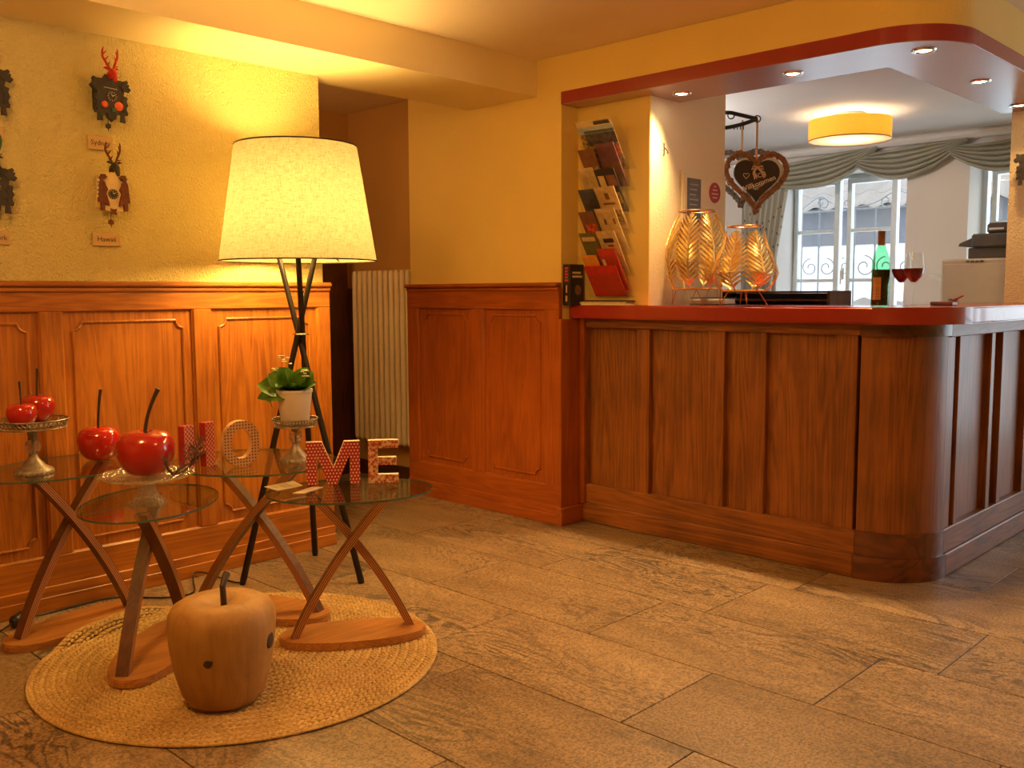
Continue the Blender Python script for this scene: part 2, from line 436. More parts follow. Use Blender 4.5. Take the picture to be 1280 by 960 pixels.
def prism(bm, pts, z0, z1, mat4=None):
    M = mat4 or Matrix.Identity(4)
    n = len(pts)
    a = [bm.verts.new(M @ Vector((p[0], p[1], z0))) for p in pts]
    b = [bm.verts.new(M @ Vector((p[0], p[1], z1))) for p in pts]
    bm.faces.new(a[::-1]); bm.faces.new(b)
    for i in range(n): bm.faces.new((a[i], a[(i + 1) % n], b[(i + 1) % n], b[i]))
def lathe(bm, prof, seg=24, cx=0, cy=0, flute=None):
    rings = []
    for r, z in prof:
        if r < 1e-6:
            rings.append([bm.verts.new((cx, cy, z))]); continue
        ring = []
        for i in range(seg):
            a = 2 * pi * i / seg
            rr = r
            if flute: rr = r * (1 + flute(i, seg, z))
            ring.append(bm.verts.new((cx + rr * cos(a), cy + rr * sin(a), z)))
        rings.append(ring)
    for A, B in zip(rings[:-1], rings[1:]):
        if len(A) == 1 and len(B) == 1: continue
        for i in range(seg):
            j = (i + 1) % seg
            if len(A) == 1: bm.faces.new((A[0], B[j], B[i]))
            elif len(B) == 1: bm.faces.new((A[i], A[j], B[0]))
            else: bm.faces.new((A[i], A[j], B[j], B[i]))
    return bm
def tube(bm, pts, rad, seg=8, closed=False, caps=True):
    pts = [Vector(p) for p in pts]
    n = len(pts)
    R = rad if isinstance(rad, (list, tuple)) else [rad] * n
    rings = []
    prev = None
    for i, p in enumerate(pts):
        if closed: t = pts[(i + 1) % n] - pts[(i - 1) % n]
        else: t = pts[min(i + 1, n - 1)] - pts[max(i - 1, 0)]
        if t.length < 1e-9: t = Vector((0, 0, 1))
        t.normalize()
        if prev is None:
            ref = Vector((0, 0, 1)) if abs(t.z) < 0.9 else Vector((1, 0, 0))
            u = t.cross(ref).normalized()
        else:
            u = prev - t * prev.dot(t)
            u = u.normalized() if u.length > 1e-6 else t.orthogonal().normalized()
        prev = u
        v = t.cross(u)
        rings.append([bm.verts.new(p + (u * cos(2 * pi * k / seg) + v * sin(2 * pi * k / seg)) * R[i]) for k in range(seg)])
    m = n if closed else n - 1
    for i in range(m):
        A, B = rings[i], rings[(i + 1) % n]
        for k in range(seg): bm.faces.new((A[k], A[(k + 1) % seg], B[(k + 1) % seg], B[k]))
    if caps and not closed:
        bm.faces.new(rings[0][::-1]); bm.faces.new(rings[-1])
    return bm
def cyl(bm, a, b, r, seg=12): return tube(bm, [a, b], r, seg)
def ball(bm, c, r, sx=1, sy=1, sz=1, u=12, v=8):
    M = Matrix.Translation(Vector(c)) @ Matrix.Diagonal((sx, sy, sz, 1))
    bmesh.ops.create_uvsphere(bm, u_segments=u, v_segments=v, radius=r, matrix=M)
def text_mesh(s, size, depth=0.001):
    c = bpy.data.curves.new('lettering', 'FONT')
    c.body = s; c.size = size; c.extrude = depth; c.align_x = 'CENTER'; c.align_y = 'CENTER'; c.resolution_u = 2
    o = bpy.data.objects.new('lettering', c); COL.objects.link(o)
    dg = bpy.context.evaluated_depsgraph_get()
    me = bpy.data.meshes.new_from_object(o.evaluated_get(dg))
    bpy.data.objects.remove(o); bpy.data.curves.remove(c)
    me.materials.clear()
    return me
def basis(o, x, y, z):
    x, y, z = Vector(x), Vector(y), Vector(z)
    return Matrix(((x.x, y.x, z.x, o[0]), (x.y, y.y, z.y, o[1]), (x.z, y.z, z.z, o[2]), (0, 0, 0, 1)))
def thing(name, label, cat, loc=(0, 0, 0), rotz=0.0, group=None):
    o = bpy.data.objects.new(name, None); COL.objects.link(o)
    o.empty_display_size = 0.1
    o.location = loc; o.rotation_euler = (0, 0, rotz)
    o['label'] = label; o['category'] = cat
    if group: o['group'] = group
    return o
def tag(o, label, cat, group=None):
    o['label'] = label; o['category'] = cat
    if group: o['group'] = group
    return o
def struct(name, bm, mat, smooth=False):
    o = obj(name, bm, mat, None, smooth); o['kind'] = 'structure'
    return o
def arc(cx, cy, r, a0, a1, n=12):
    return [(cx + r * cos(radians(a0 + (a1 - a0) * i / n)), cy + r * sin(radians(a0 + (a1 - a0) * i / n))) for i in range(n + 1)]

# ------------------------------------------------------------------ room shell
ZC = 2.474
YP = 3.90           # left plaster
XR = 3.80           # right plaster
def sbox(name, mat, *a):
    bm = BM(); box(bm, *a); return struct(name, bm, mat)
floor = sbox('floor', 'grout', -2.3, 8.0, -3.1, 5.5, -0.06, -0.004)
def tile_mesh(w, l):
    bm = bbox(-w / 2, w / 2, -l / 2, l / 2, -0.012, 0.0, 0.0008)
    me = bpy.data.meshes.new('floor_tile'); bm.to_mesh(me); bm.free(); me.materials.append(MT['tile'])
    return me
TM = tile_mesh(0.490, 0.881)
rows = {0: 1.367, 1: 1.62, 2: 1.268, 3: 1.08}
def add_tile(me, x, y):
    o = bpy.data.objects.new('floor_tile', me); o.location = (x, y, 0); o.parent = floor; COL.objects.link(o)
for r in range(-7, 13):
    x0 = 1.627 + 0.495 * r
    off = rows.get(r, random.uniform(0, 0.885))
    for k in range(-7, 7):
        y0 = off + 0.885 * k
        cx, cy = x0 + 0.2475, y0 + 0.4425
        if cy < -3 or cy > 5.35 or cx > 7.95: continue
        if cx > 4.15 and cy > 1.75: continue
        if cx < 2.7 and cy > 4.2: continue
        if cx < -1.2 and cy < 0: continue
        add_tile(TM, cx, cy)
ceiling = sbox('ceiling', 'ceiling', -2.3, 8.0, -3.1, 5.5, ZC, ZC + 0.1)
ceiling_office = sbox('ceiling_office', 'office_ceiling', 4.05, 7.98, 1.5, 5.5, 2.448, ZC + 0.05)
beam = sbox('beam_ceiling', 'beam', -2.25, XR, 3.486, 4.015, 2.288, ZC); 
wall_left = sbox('wall_left', 'plaster_left', -2.25, 2.70, YP, 4.012, 0, 2.29)
wall_right = sbox('wall_right', 'plaster', XR, 3.98, 3.312, 4.55, 0, ZC)
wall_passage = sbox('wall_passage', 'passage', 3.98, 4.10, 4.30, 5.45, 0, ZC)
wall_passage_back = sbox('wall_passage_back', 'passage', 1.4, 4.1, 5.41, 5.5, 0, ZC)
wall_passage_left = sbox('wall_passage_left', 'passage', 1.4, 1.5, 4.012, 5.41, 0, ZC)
wall_niche = sbox('wall_niche', 'plaster_cream', 3.942, 4.634, 2.845, 3.40, 1.184, 2.46)
wall_niche_back = sbox('wall_niche_back', 'plaster_cream', 4.06, 4.634, 3.36, 5.5, 0, 2.46)
wall_rear = sbox('wall_rear', 'plaster', -2.35, -2.2, -3.1, 4.0, 0, ZC)
wall_front = sbox('wall_front', 'plaster', -2.3, 8.0, -3.2, -3.0, 0, ZC)
wall_pillar = sbox('wall_pillar', 'plaster_pillar', 5.72, 7.6, 1.36, 1.71, 0, 2.44)
bm = BM()
box(bm, 7.95, 8.1, -3.1, -2.6, 0, ZC); box(bm, 7.95, 8.1, 1.2, 1.5, 0, ZC); box(bm, 7.95, 8.1, -2.6, 1.2, 2.35, ZC)
wall_entrance = struct('wall_entrance', bm, 'plaster')
bm = BM()
XF = 7.6
box(bm, XF, 7.98, 4.13, 5.5, 0, 2.46); box(bm, XF, 7.98, 2.55, 3.016, 0, 2.46); box(bm, XF, 7.98, 1.3, 1.60, 0, 2.46)
box(bm, XF, 7.98, 3.016, 4.13, 2.24, 2.46); box(bm, XF, 7.98, 1.60, 2.55, 2.24, 2.46)
wall_office = struct('wall_office', bm, 'office_wall')
sbox('wall_niche_face', 'plaster', 3.936, 3.943, 2.846, 3.312, 1.184, 2.2224)
sbox('wall_office_left', 'office_wall', 4.6, 7.7, 5.3, 5.5, 0, 2.46)
# cornice between office wall and ceiling
bm = BM(); box(bm, 7.50, XF, 1.71, 5.3, 2.385, 2.45); o = struct('trim_cornice', bevel(bm, 0.02), 'office_ceiling')

# header, soffit with rounded corner
outer = [(XR, 3.312)] + arc(4.09, 1.66, 0.29, 180, 270, 18) + [(5.72, 1.37)]
inner = [(5.72, 1.76), (4.19, 1.76), (4.19, 2.845), (3.942, 2.845), (3.942, 3.312)]
bm = BM(); prism(bm, outer + inner, 2.288, ZC - 0.001); struct('wall_header', bm, 'plaster')
def grow(p, d):
    q = [(XR - d, 3.311)] + arc(4.09, 1.66, 0.29 + d, 180, 270, 18) + [(5.72, 1.37 - d)]
    return q
bm = BM(); prism(bm, grow(0, 0.004) + inner, 2.226, 2.288); sof = struct('trim_soffit', bm, 'red_lacquer')
bm = BM(); prism(bm, grow(0, 0.002) + inner, 2.2225, 2.2262); o = obj('soffit_board', bm, 'soffit_lacquer', sof)

# ------------------------------------------------------------------ wainscot
def wains(root, tf, pre, u0, u1, cells, axis, ends=(0.07, 0.07), ztop=1.304, zr=(0.215, 1.185), mold=(0.262, 1.140), minset=0.045):
    """tf(u0,u1,d0,d1,z0,z1) -> box extents; d = distance out of the plaster"""
    def part(name, u0, u1, d0, d1, z0, z1, ax, w=0.003):
        a = tf(u0, u1, d0, d1, z0, z1)
        return obj(name, bbox(*a, w), pre + ax, root)
    def pt(u, d, z):
        a = tf(u, u, d, d, z, z); return Vector((a[0], a[2], a[4]))
    part('backing_board', u0, u1, 0.0, 0.006, 0.0, ztop - 0.03, 'Z', 0)
    part('top_rail', u0, u1, 0.004, 0.028, zr[1], 1.262, axis)
    part('bottom_rail', u0, u1, 0.004, 0.028, 0.092, zr[0], axis)
    part('skirting_board', u0, u1, 0.0, 0.036, 0.056, 0.097, axis)
    part('skirting_foot', u0, u1, 0.0, 0.043, 0.0, 0.058, axis)
    part('dado_cap', u0 , u1, 0.0, 0.052, ztop - 0.022, ztop, axis, 0.006)
    part('cap_moulding', u0, u1, 0.0, 0.038, ztop - 0.043, ztop - 0.022, axis, 0.005)
    edges = sorted([u0] + [e for c in cells for e in c] + [u1])
    for a, b in zip(edges[0::2], edges[1::2]):
        if b - a > 0.005: part('stile', a, b, 0.004, 0.028, zr[0], zr[1], 'Z')
    for a, b in cells:
        part('panel', a + 0.001, b - 0.001, 0.004, 0.012, zr[0], zr[1], 'Z', 0)
        bm = BM()
        tube(bm, [pt(a, .014, zr[0]), pt(a, .014, zr[1]), pt(b, .014, zr[1]), pt(b, .014, zr[0])], 0.009, 6, True)
        obj('panel_bead', bm, pre + 'Z', root, True)
        ma, mb, z0, z1, r = a + minset, b - minset, mold[0], mold[1], 0.034
        path = []
        for cu, cz, a0 in ((ma, z0, 90), (mb, z0, 180), (mb, z1, 270), (ma, z1, 0)):
            seq = [(cu + r * cos(radians(a0 - 90 * t / 5)), cz + r * sin(radians(a0 - 90 * t / 5))) for t in range(6)]
            path.append(seq)
        # corners need concave (notched) arcs, ordered around the frame
        full = []
        full += path[0]; full += path[1]; full += path[2]; full += path[3]
        bm = BM()
        tube(bm, [pt(u, .014, z) for u, z in full], 0.0062, 6, True)
        obj('notched_moulding', bm, pre + 'Z', root, True)
tl = thing('trim_1', 'honey pine wainscot', 'trim'); del tl['label'], tl['category']; tl['kind'] = 'structure'
cells = [(1.449 - 0.638 * k, 2.004 - 0.638 * k) for k in range(4, 0, -1)] + [(1.449, 2.004), (2.087, 2.650)]
wains(tl, lambda a, b, c, d, e, f: (min(a, b), max(a, b), YP - max(c, d), YP - min(c, d), e, f), 'woodL', -1.2, 2.72, cells, 'X')
tr = thing('trim_2', 'shaded pine wainscot', 'trim'); del tr['label'], tr['category']; tr['kind'] = 'structure'
wains(tr, lambda a, b, c, d, e, f: (XR - max(c, d), XR - min(c, d), min(a, b), max(a, b), e, f), 'woodR', 3.305, 4.555, [(3.407, 3.887), (3.980, 4.457)], 'Y', zr=(0.210, 1.160), mold=(0.252, 1.124), minset=0.043)
# return of the wainscot beside the counter
for nm, a, ax in (('return_panel', (3.772, 3.952, 3.290, 3.311, 0.08, 1.11), 'Z'), ('return_skirting', (3.757, 3.95, 3.272, 3.311, 0, 0.095), 'X'), ('corner_bead', (3.925, 3.95, 3.262, 3.291, 0.10, 1.11), 'Z')):
    obj(nm, bbox(*a), 'woodR' + ax, tr)
# passage trim: dark door frame and low panelling
tp = thing('trim_3', 'dark passage trim', 'trim'); del tp['label'], tp['category']; tp['kind'] = 'structure'
obj('door_post', bbox(3.70, 3.905, 5.345, 5.409, 0, 2.05), 'wood_dark', tp)
obj('door_leaf', bbox(2.85, 3.70, 5.375, 5.409, 0, 1.98), 'wood_dark', tp)
obj('door_head', bbox(2.80, 3.905, 5.345, 5.409, 1.98, 2.08), 'wood_dark', tp)
obj('low_panel', bbox(3.905, 3.978, 5.37, 5.409, 0, 1.25), 'wood_dark', tp)
obj('low_panel_cap', bbox(3.905, 3.978, 5.355, 5.409, 1.25, 1.285), 'wood_dark', tp)
bb = bbox(3.955, 3.979, 4.556, 5.37, 0, 0.10); o = struct('baseboard_passage', bb, 'wood_dark')

# ------------------------------------------------------------------ reception counter
ct = thing('reception_counter', 'dark pine reception counter with raised frame panels and a rounded corner', 'counter', (4.0, 2.4, 0))
CO = Vector((4.0, 2.4, 0))
def cbox(name, a, mat, w=0.003, parent=ct):
    a = (a[0] - CO.x, a[1] - CO.x, a[2] - CO.y, a[3] - CO.y, a[4], a[5])
    return obj(name, bbox(*a, w), mat, parent)
def cpr(name, pts, z0, z1, mat, w=0):
    bm = BM(); prism(bm, [(x - CO.x, y - CO.y) for x, y in pts], z0, z1)
    if w: bevel(bm, w)
    return obj(name, bm, mat, ct, True)
YL = 3.288; XE = 5.715
cbox('plinth', (3.936, 4.02, 1.742, YL, 0, 0.102), 'woodCY', 0.005)
cbox('base_rail', (3.948, 4.02, 1.742, YL, 0.100, 0.208), 'woodCY', 0.004)
cbox('top_rail', (3.945, 4.02, 1.742, YL, 1.062, 1.112), 'woodCY')
cbox('carcass', (4.0, 4.42, 1.80, 3.30, 0.0, 1.112), 'woodCZ', 0)
cbox('carcass', (4.24, 5.70, 1.53, 1.80, 0.0, 1.112), 'woodCZ', 0)
ss = [(3.288, 3.262), (2.932, 2.850), (2.501, 2.410), (2.280, 2.190), (1.853, 1.757)]
for a, b in ss: cbox('stile', (3.954, 4.02, b, a, 0.206, 1.064), 'woodCZ')
for (a, b), (c, d) in zip(ss[:-1], ss[1:]): cbox('panel', (3.984, 4.01, c, b, 0.206, 1.064), 'woodCZ', 0)
cbox('plinth', (4.225, XE, 1.452, 1.54, 0, 0.102), 'woodCX', 0.005)
cbox('base_rail', (4.225, XE, 1.464, 1.54, 0.100, 0.208), 'woodCX', 0.004)
cbox('top_rail', (4.225, XE, 1.461, 1.54, 1.052, 1.112), 'woodCX')
s2 = [(4.350, 4.395), (4.775, 4.825), (4.935, 4.985), (5.33, 5.38), (5.66, 5.715)]
for a, b in s2: cbox('stile', (a, b, 1.470, 1.54, 0.206, 1.054), 'woodCZ')
for (a, b), (c, d) in zip(s2[:-1], s2[1:]): cbox('panel', (b, c, 1.500, 1.53, 0.206, 1.054), 'woodCZ', 0)
def ring_sector(r1, r0, ext=0.0):
    c = (4.225, 1.742)
    return arc(*c, r1, 180, 270, 16) + arc(*c, r0, 270, 180, 16)
cpr('corner_plinth', ring_sector(0.290, 0.20), 0, 0.102, 'wood_patch')
cpr('corner_base_rail', ring_sector(0.278, 0.20), 0.102, 0.208, 'wood_patch')
cpr('corner_panel', ring_sector(0.266, 0.20), 0.208, 1.058, 'woodCZ')
cpr('corner_top_rail', ring_sector(0.281, 0.20), 1.058, 1.112, 'wood_patch')
cbox('corner_end_strip', (4.225, 4.312, 1.476, 1.53, 0.206, 1.056), 'woodCZ', 0.002)
slab_out = [(3.862, 3.309)] + arc(4.162, 1.66, 0.30, 180, 270, 20) + [(5.715, 1.36)]
slab_in = [(5.715, 1.85), (4.45, 1.85), (4.45, 2.842), (3.938, 2.842), (3.938, 3.309)]
bm = BM(); prism(bm, slab_out + slab_in, 1.113, 1.183)
es = [e for e in bm.edges if abs(e.verts[0].co.z - e.verts[1].co.z) < 1e-5]
bmesh.ops.bevel(bm, geom=es, offset=0.006, segments=2, affect='EDGES')
slab = obj('counter_top', bm, 'red_lacquer', None, True)
tag(slab, 'glossy dark red counter slab with rounded front corner on the pine counter', 'countertop')
ZS = 1.1835

# downlights
for i, (x, y, wh) in enumerate([(4.006, 2.709, 'nearest the brochure niche'), (4.002, 2.115, 'second from the brochure niche'), (4.003, 1.540, 'at the rounded corner of the red soffit'), (4.775, 1.573, 'above the return side of the counter'), (5.526, 1.620, 'nearest the plaster pillar on the right')]):
    t = thing('recessed_downlight', 'lit round recessed downlight ' + wh, 'downlight', (x, y, 2.2225), 0, 'downlights in the red soffit')
    bm = BM(); lathe(bm, [(0.030, 0.0), (0.036, -0.006), (0.046, -0.006), (0.050, 0.0)], 24); obj('trim_ring', bm, 'chrome', t, True)
    bm = BM(); lathe(bm, [(0.0, -0.004), (0.022, -0.004), (0.030, -0.001)], 20); obj('bulb', bm, 'bulb_small', t, True)
    en, rot = [(100, (0, radians(27), 0)), (120, (0, radians(27), 0)), (100, (0, radians(27), 0)), (70, (radians(-28), 0, 0)), (16, (0, 0, 0))][i]
    lamp('downlight_lamp', 'SPOT', (0, 0, -0.012), en, (1.0, 0.63, 0.26), 0.03, t, rot, spot_size=radians(116 if i == 0 else 104), spot_blend=1.0)

# ------------------------------------------------------------------ radiator
rd = thing('column_radiator', 'tall cream column radiator in the passage recess', 'radiator', (3.91, 4.96, 0.26))
bm = BM()
c0 = BM()
for dx in (-0.022, 0.022):
    tube(c0, [(dx, 0, 0.0), (dx, 0, 0.02), (dx, 0, 1.12), (dx, 0, 1.14)], [0.012, 0.02, 0.02, 0.012], 10)
box(c0, -0.022, 0.022, -0.009, 0.009, 0.0, 0.05); box(c0, -0.022, 0.022, -0.009, 0.009, 1.09, 1.14)
cm = bpy.data.meshes.new('radiator_column'); c0.to_mesh(c0 and cm); c0.free(); cm.materials.append(MT['radiator'])
for p in cm.polygons: p.use_smooth = True
for k in range(11):
    o = bpy.data.objects.new('radiator_column', cm); o.parent = rd; o.location = (0, -0.28 + 0.056 * k, 0); COL.objects.link(o)
for z in (0.03, 1.11):
    bm = BM(); cyl(bm, (0, -0.30, z), (0, 0.30, z), 0.017, 10); obj('header_pipe', bm, 'radiator', rd, True)
bm = BM(); cyl(bm, (0, -0.30, 1.11), (0, -0.365, 1.11), 0.013, 10); cyl(bm, (0, -0.33, 1.11), (0, -0.33, 1.14), 0.016, 10); vb = obj('valve', bm, 'chrome', rd, True)
bm = BM(); lathe(bm, [(0.0, 1.20), (0.020, 1.20), (0.022, 1.15), (0.018, 1.138), (0, 1.138)], 14, 0, -0.33); obj('valve_head', bm, 'radiator', vb, True)
bm = BM(); cyl(bm, (0, -0.30, 0.03), (0, -0.35, 0.03), 0.011, 10); ball(bm, (0, -0.345, 0.03), 0.02); obj('lower_valve', bm, 'chrome', rd, True)
for z in (0.1, 1.0):
    bm = BM(); cyl(bm, (0, 0.2, z), (0.069, 0.2, z), 0.008, 8); obj('wall_bracket', bm, 'radiator', rd)

# ------------------------------------------------------------------ rug
RX, RY, RR = 1.631, 2.881, 0.669
rug = thing('jute_rug', 'round braided natural jute rug under the glass side tables', 'rug', (RX, RY, 0))
T1c, T1a = (1.345, 3.585), radians(14.5)
def rug_lift(x, y):
    dx, dy = x + RX - T1c[0], y + RY - T1c[1]
    u = dx * cos(T1a) + dy * sin(T1a); v = -dx * sin(T1a) + dy * cos(T1a)
    d = (u / 0.295) ** 2 + (v / 0.125) ** 2
    if d < 1.0: return 0.027
    if d < 2.0: return 0.027 * (2.0 - d) / 1.0
    return 0.0
NR = 21
pitch = RR / NR
# low-poly strand lump: pointed ellipsoid
def lump(V, F, c, t, L, w, h):
    n = Vector((-t.y, t.x, 0))
    base = len(V)
    for s_, k in ((-0.5, 0.35), (-0.15, 1.0), (0.22, 0.95), (0.5, 0.3)):
        for a in range(5):
            an = 2 * pi * a / 5 + 0.3
            V.append(tuple(c + t * (L * s_) + n * (w * k * cos(an)) + Vector((0, 0, 1)) * (h * k * sin(an))))
    for i in range(3):
        for a in range(5):
            b = (a + 1) % 5
            F.append((base + i * 5 + a, base + i * 5 + b, base + (i + 1) * 5 + b, base + (i + 1) * 5 + a))
    F.append(tuple(base + a for a in range(4, -1, -1))); F.append(tuple(base + 15 + a for a in range(5)))
for k in range(NR):
    r = (k + 0.5) * pitch
    V, F = [], []
    n = max(6, int(2 * pi * r / 0.0215))
    for i in range(n):
        for s_ in (0, 1):
            a = 2 * pi * (i + 0.5 * s_) / n + random.uniform(-1, 1) * 0.10 / n
            rr = r + (pitch * 0.24 if s_ else -pitch * 0.24) + random.uniform(-1, 1) * 0.0009
            rr += 0.004 * sin(3 * a + 0.7) * (r / RR)
            p = Vector((rr * cos(a), rr * sin(a), 0))
            tang = Vector((-sin(a), cos(a), 0)); rad = Vector((cos(a), sin(a), 0))
            t = (tang + rad * (0.55 if s_ else -0.55)).normalized()
            p.z = 0.0062 + rug_lift(p.x, p.y)
            lump(V, F, p, t, 0.034, 0.0078, 0.0066 + random.uniform(-.0008, .0012))
    me = bpy.data.meshes.new('braid_ring'); me.from_pydata(V, [], F); me.materials.append(MT['jute'])
    for p in me.polygons: p.use_smooth = True
    o = bpy.data.objects.new('braid_ring', me); o.parent = rug; COL.objects.link(o)
bm = BM(); lathe(bm, [(0, .0005), (RR - .012, .0005), (RR - .012, .0022), (0, .0022)], 64); obj('backing', bm, 'jute_dark', rug)
bm = BM()
ang = [2 * pi * i / 120 for i in range(120)]
tube(bm, [((RR + 0.001 + 0.004 * sin(3 * a + .7)) * cos(a), (RR + 0.001 + 0.004 * sin(3 * a + .7)) * sin(a), 0.006 + rug_lift((RR) * cos(a), RR * sin(a))) for a in ang], 0.0045, 6, True)
obj('edge_stitching', bm, 'jute', rug, True)
# loose fibres at the rim
bm = BM()
for i in range(26):
    a = random.uniform(0, 2 * pi); L = random.uniform(.01, .03); q = a + random.uniform(-.03, .03)
    tube(bm, [(RR * cos(a), RR * sin(a), .006), ((RR + L * .6) * cos(q), (RR + L * .6) * sin(q), .005), ((RR + L) * cos(q + .01), (RR + L) * sin(q + .01), .002)], .0007, 4)
o = obj('loose_fibres', bm, 'jute', rug); o['kind'] = 'stuff'

# ------------------------------------------------------------------ nesting tables
def side_table(label, c, ang, a, b, h, ea, eb, ba, bb_, zb=0.0, ctop=None, front=1):
    """a,b half offsets of leg foot / leg top; ea,eb glass semi-axes; ba,bb base semi-axes; h = glass top height"""
    t = thing('side_table', label, 'table', (c[0], c[1], zb), ang, 'bentwood side tables with oval glass tops')
    h = h - zb
    def ell(A, B, n=56, p=2.0):
        out = []
        for i in range(n):
            q = 2 * pi * i / n
            out.append((A * abs(cos(q)) ** (2 / p) * (1 if cos(q) > 0 else -1), B * abs(sin(q)) ** (2 / p) * (1 if sin(q) > 0 else -1)))
        return out
    bm = BM(); prism(bm, ell(ba, bb_, 56, 2.25), 0, 0.027)
    es = [e for e in bm.edges if abs(e.verts[0].co.z - e.verts[1].co.z) < 1e-5]
    bmesh.ops.bevel(bm, geom=es, offset=0.004, segments=2, affect='EDGES')
    obj('base', bm, 'table_wood', t, True)
    ox, oy = ctop or (0, 0)
    bm = BM(); prism(bm, [(x + ox, y + oy) for x, y in ell(ea, eb, 72)], h - 0.007, h)
    me = bpy.data.meshes.new('glass_top'); bmesh.ops.recalc_face_normals(bm, faces=bm.faces)
    for f in bm.faces: f.material_index = 0 if abs(f.normal.z) > .5 else 1
    bm.to_mesh(me); bm.free(); me.materials.append(MT['table_glass']); me.materials.append(MT['table_edge'])
    link('glass_top', me, None, t)
    z1 = h - 0.009
    m = (1 - (a / (a + b)) * 0 ) * 0.126 / 0.34 * (a + b)
    def u(tt): return -a + (a + b - m) * tt + m * tt * tt
    for sgn in (1, -1):
        off = 0.0225 * sgn * front
        w, th = 0.0205, 0.0215
        N = 20
        Vv, Ff, uv = [], [], []
        mats = []
        for i in range(N + 1):
            tt = i / N; z = 0.026 + (z1 - 0.026) * tt
            du = (u(min(1, tt + .01)) - u(max(0, tt - .01))) / ((min(1, tt + .01) - max(0, tt - .01)) * (z1 - .026))
            nx, nz = 1 / sqrt(1 + du * du), -du / sqrt(1 + du * du)
            hz = 0.0 if 0 < i < N else 1.0
            for sx in (-1, 1):
                for sy in (-1, 1):
                    zz = z + nz * th * sx * 0.62 * (1 - hz); xx = u(tt) + (nx if not hz else 1.0 / nx) * th * sx * 0.62
                    Vv.append((sgn * xx, off + w * sy, zz))
        me = bpy.data.meshes.new('bentwood_leg')
        for i in range(N):
            p = i * 4; q = p + 4   # order: (-,-),(-,+),(+,-),(+,+)
            Ff += [(p, q, q + 1, p + 1), (p + 2, p + 3, q + 3, q + 2), (p, p + 2, q + 2, q), (p + 1, q + 1, q + 3, p + 3)]
            mats += [0, 0, 1, 1]
        Ff += [(0, 1, 3, 2), (4 * N, 4 * N + 2, 4 * N + 3, 4 * N + 1)]; mats += [0, 0]
        me.from_pydata(Vv, [], Ff)
        me.materials.append(MT['leg_face']); me.materials.append(MT['ply_edge'])
        ul = me.uv_layers.new(name='UVMap')
        for p_, mi in zip(me.polygons, mats):
            p_.material_index = mi
            for li in p_.loop_indices:
                vi = me.loops[li].vertex_index
                ul.data[li].uv = (0.0 if (vi % 4) < 2 else 1.0, (vi // 4) / N)
        bmx = bmesh.new(); bmx.from_mesh(me); bmesh.ops.recalc_face_normals(bmx, faces=bmx.faces); bmx.to_mesh(me); bmx.free()
        link('bentwood_leg', me, None, t)
    # clear glass contact pads
    for sgn in (1, -1):
        bm = BM(); lathe(bm, [(0, z1 + .0005), (0.016, z1 + .0005), (0.016, z1 + 0.002), (0, z1 + 0.002)], 14, sgn * b, 0.0225 * sgn * front); obj('fixing_disc', bm, 'chrome', t)
    return t
ZRUG = 0.0125
H1, H2, H3, H4 = 0.620, 0.550, 0.610, 0.555
side_table('glass side table at left, against the pine wainscot, holding a pewter stand and an apple', T1c, T1a, 0.215, 0.165, H1, 0.335, 0.240, 0.285, 0.115, 0.0)
side_table('lowest glass side table at front left holding a glass cake stand with apple', (1.415, 3.085), radians(46), 0.245, 0.15, H2, 0.300, 0.215, 0.295, 0.115, ZRUG)
side_table('middle glass side table behind the wooden apple with letters H and O on top', (1.890, 3.215), radians(-66), 0.255, 0.21, H3, 0.325, 0.290, 0.31, 0.125, ZRUG, None, -1)
side_table('right glass side table holding letters M and E and leaflets', (1.980, 2.720), radians(-33), 0.205, 0.145, H4, 0.295, 0.215, 0.262, 0.115, ZRUG, None, -1)

# ------------------------------------------------------------------ floor lamp
LX, LY = 2.33, 3.54
fl = thing('floor_lamp', 'lit tripod floor lamp with large tapered linen shade', 'lamp', (LX, LY, 0))
SB, ST, RB, RT = 1.392, 1.880, 0.334, 0.258
bm = BM(); lathe(bm, [(RB, SB), (RB * .9 + RT * .1, SB + .05), (RT, ST)], 72); sh = obj('lamp_shade', bm, 'shade_fabric', fl, True)
for r, z in ((RB, SB), (RT, ST)):
    bm = BM(); tube(bm, [(r * cos(2 * pi * i / 72), r * sin(2 * pi * i / 72), z) for i in range(72)], 0.0032, 6, True); obj('shade_rim', bm, 'black_metal', sh, True)
bm = BM()
for k in range(3):
    a = 2 * pi * k / 3 + .4
    cyl(bm, (0, 0, 1.56), (RB * .985 * cos(a), RB * .985 * sin(a), 1.40), .003, 6)
obj('shade_carrier', bm, 'black_metal', fl)
feet = [(2.529, 3.769), (2.047, 3.608), (2.414, 3.25)]
for i, (fx, fy) in enumerate(feet):
    dx, dy = fx - LX, fy - LY
    L = sqrt(dx * dx + dy * dy)
    n = Vector((-dy / L, dx / L, 0)) * 0.016
    sd = (0.024, -0.020, -0.020)[i]
    c = Vector((n.x + 0.695 * sd, n.y - 0.719 * sd, 1.07)); f = Vector((dx, dy, 0.0)); d = (c - f); top = f + d * (1.5 / 1.07)
    bm = BM(); tube(bm, [f, f + d * .02, top], [0.0125, 0.0145, 0.0115], 12); obj('leg', bm, 'black_metal', fl, True)
bm = BM(); tube(bm, [(0.034 * cos(2 * pi * i / 24), 0.034 * sin(2 * pi * i / 24), 1.075) for i in range(24)], .004, 6, True); obj('leg_clamp', bm, 'chrome', fl, True)
bm = BM(); lathe(bm, [(0, 1.47), (.05, 1.47), (.05, 1.50), (.02, 1.51), (.02, 1.56), (0, 1.56)], 16); obj('bulb_holder', bm, 'black_metal', fl, True)
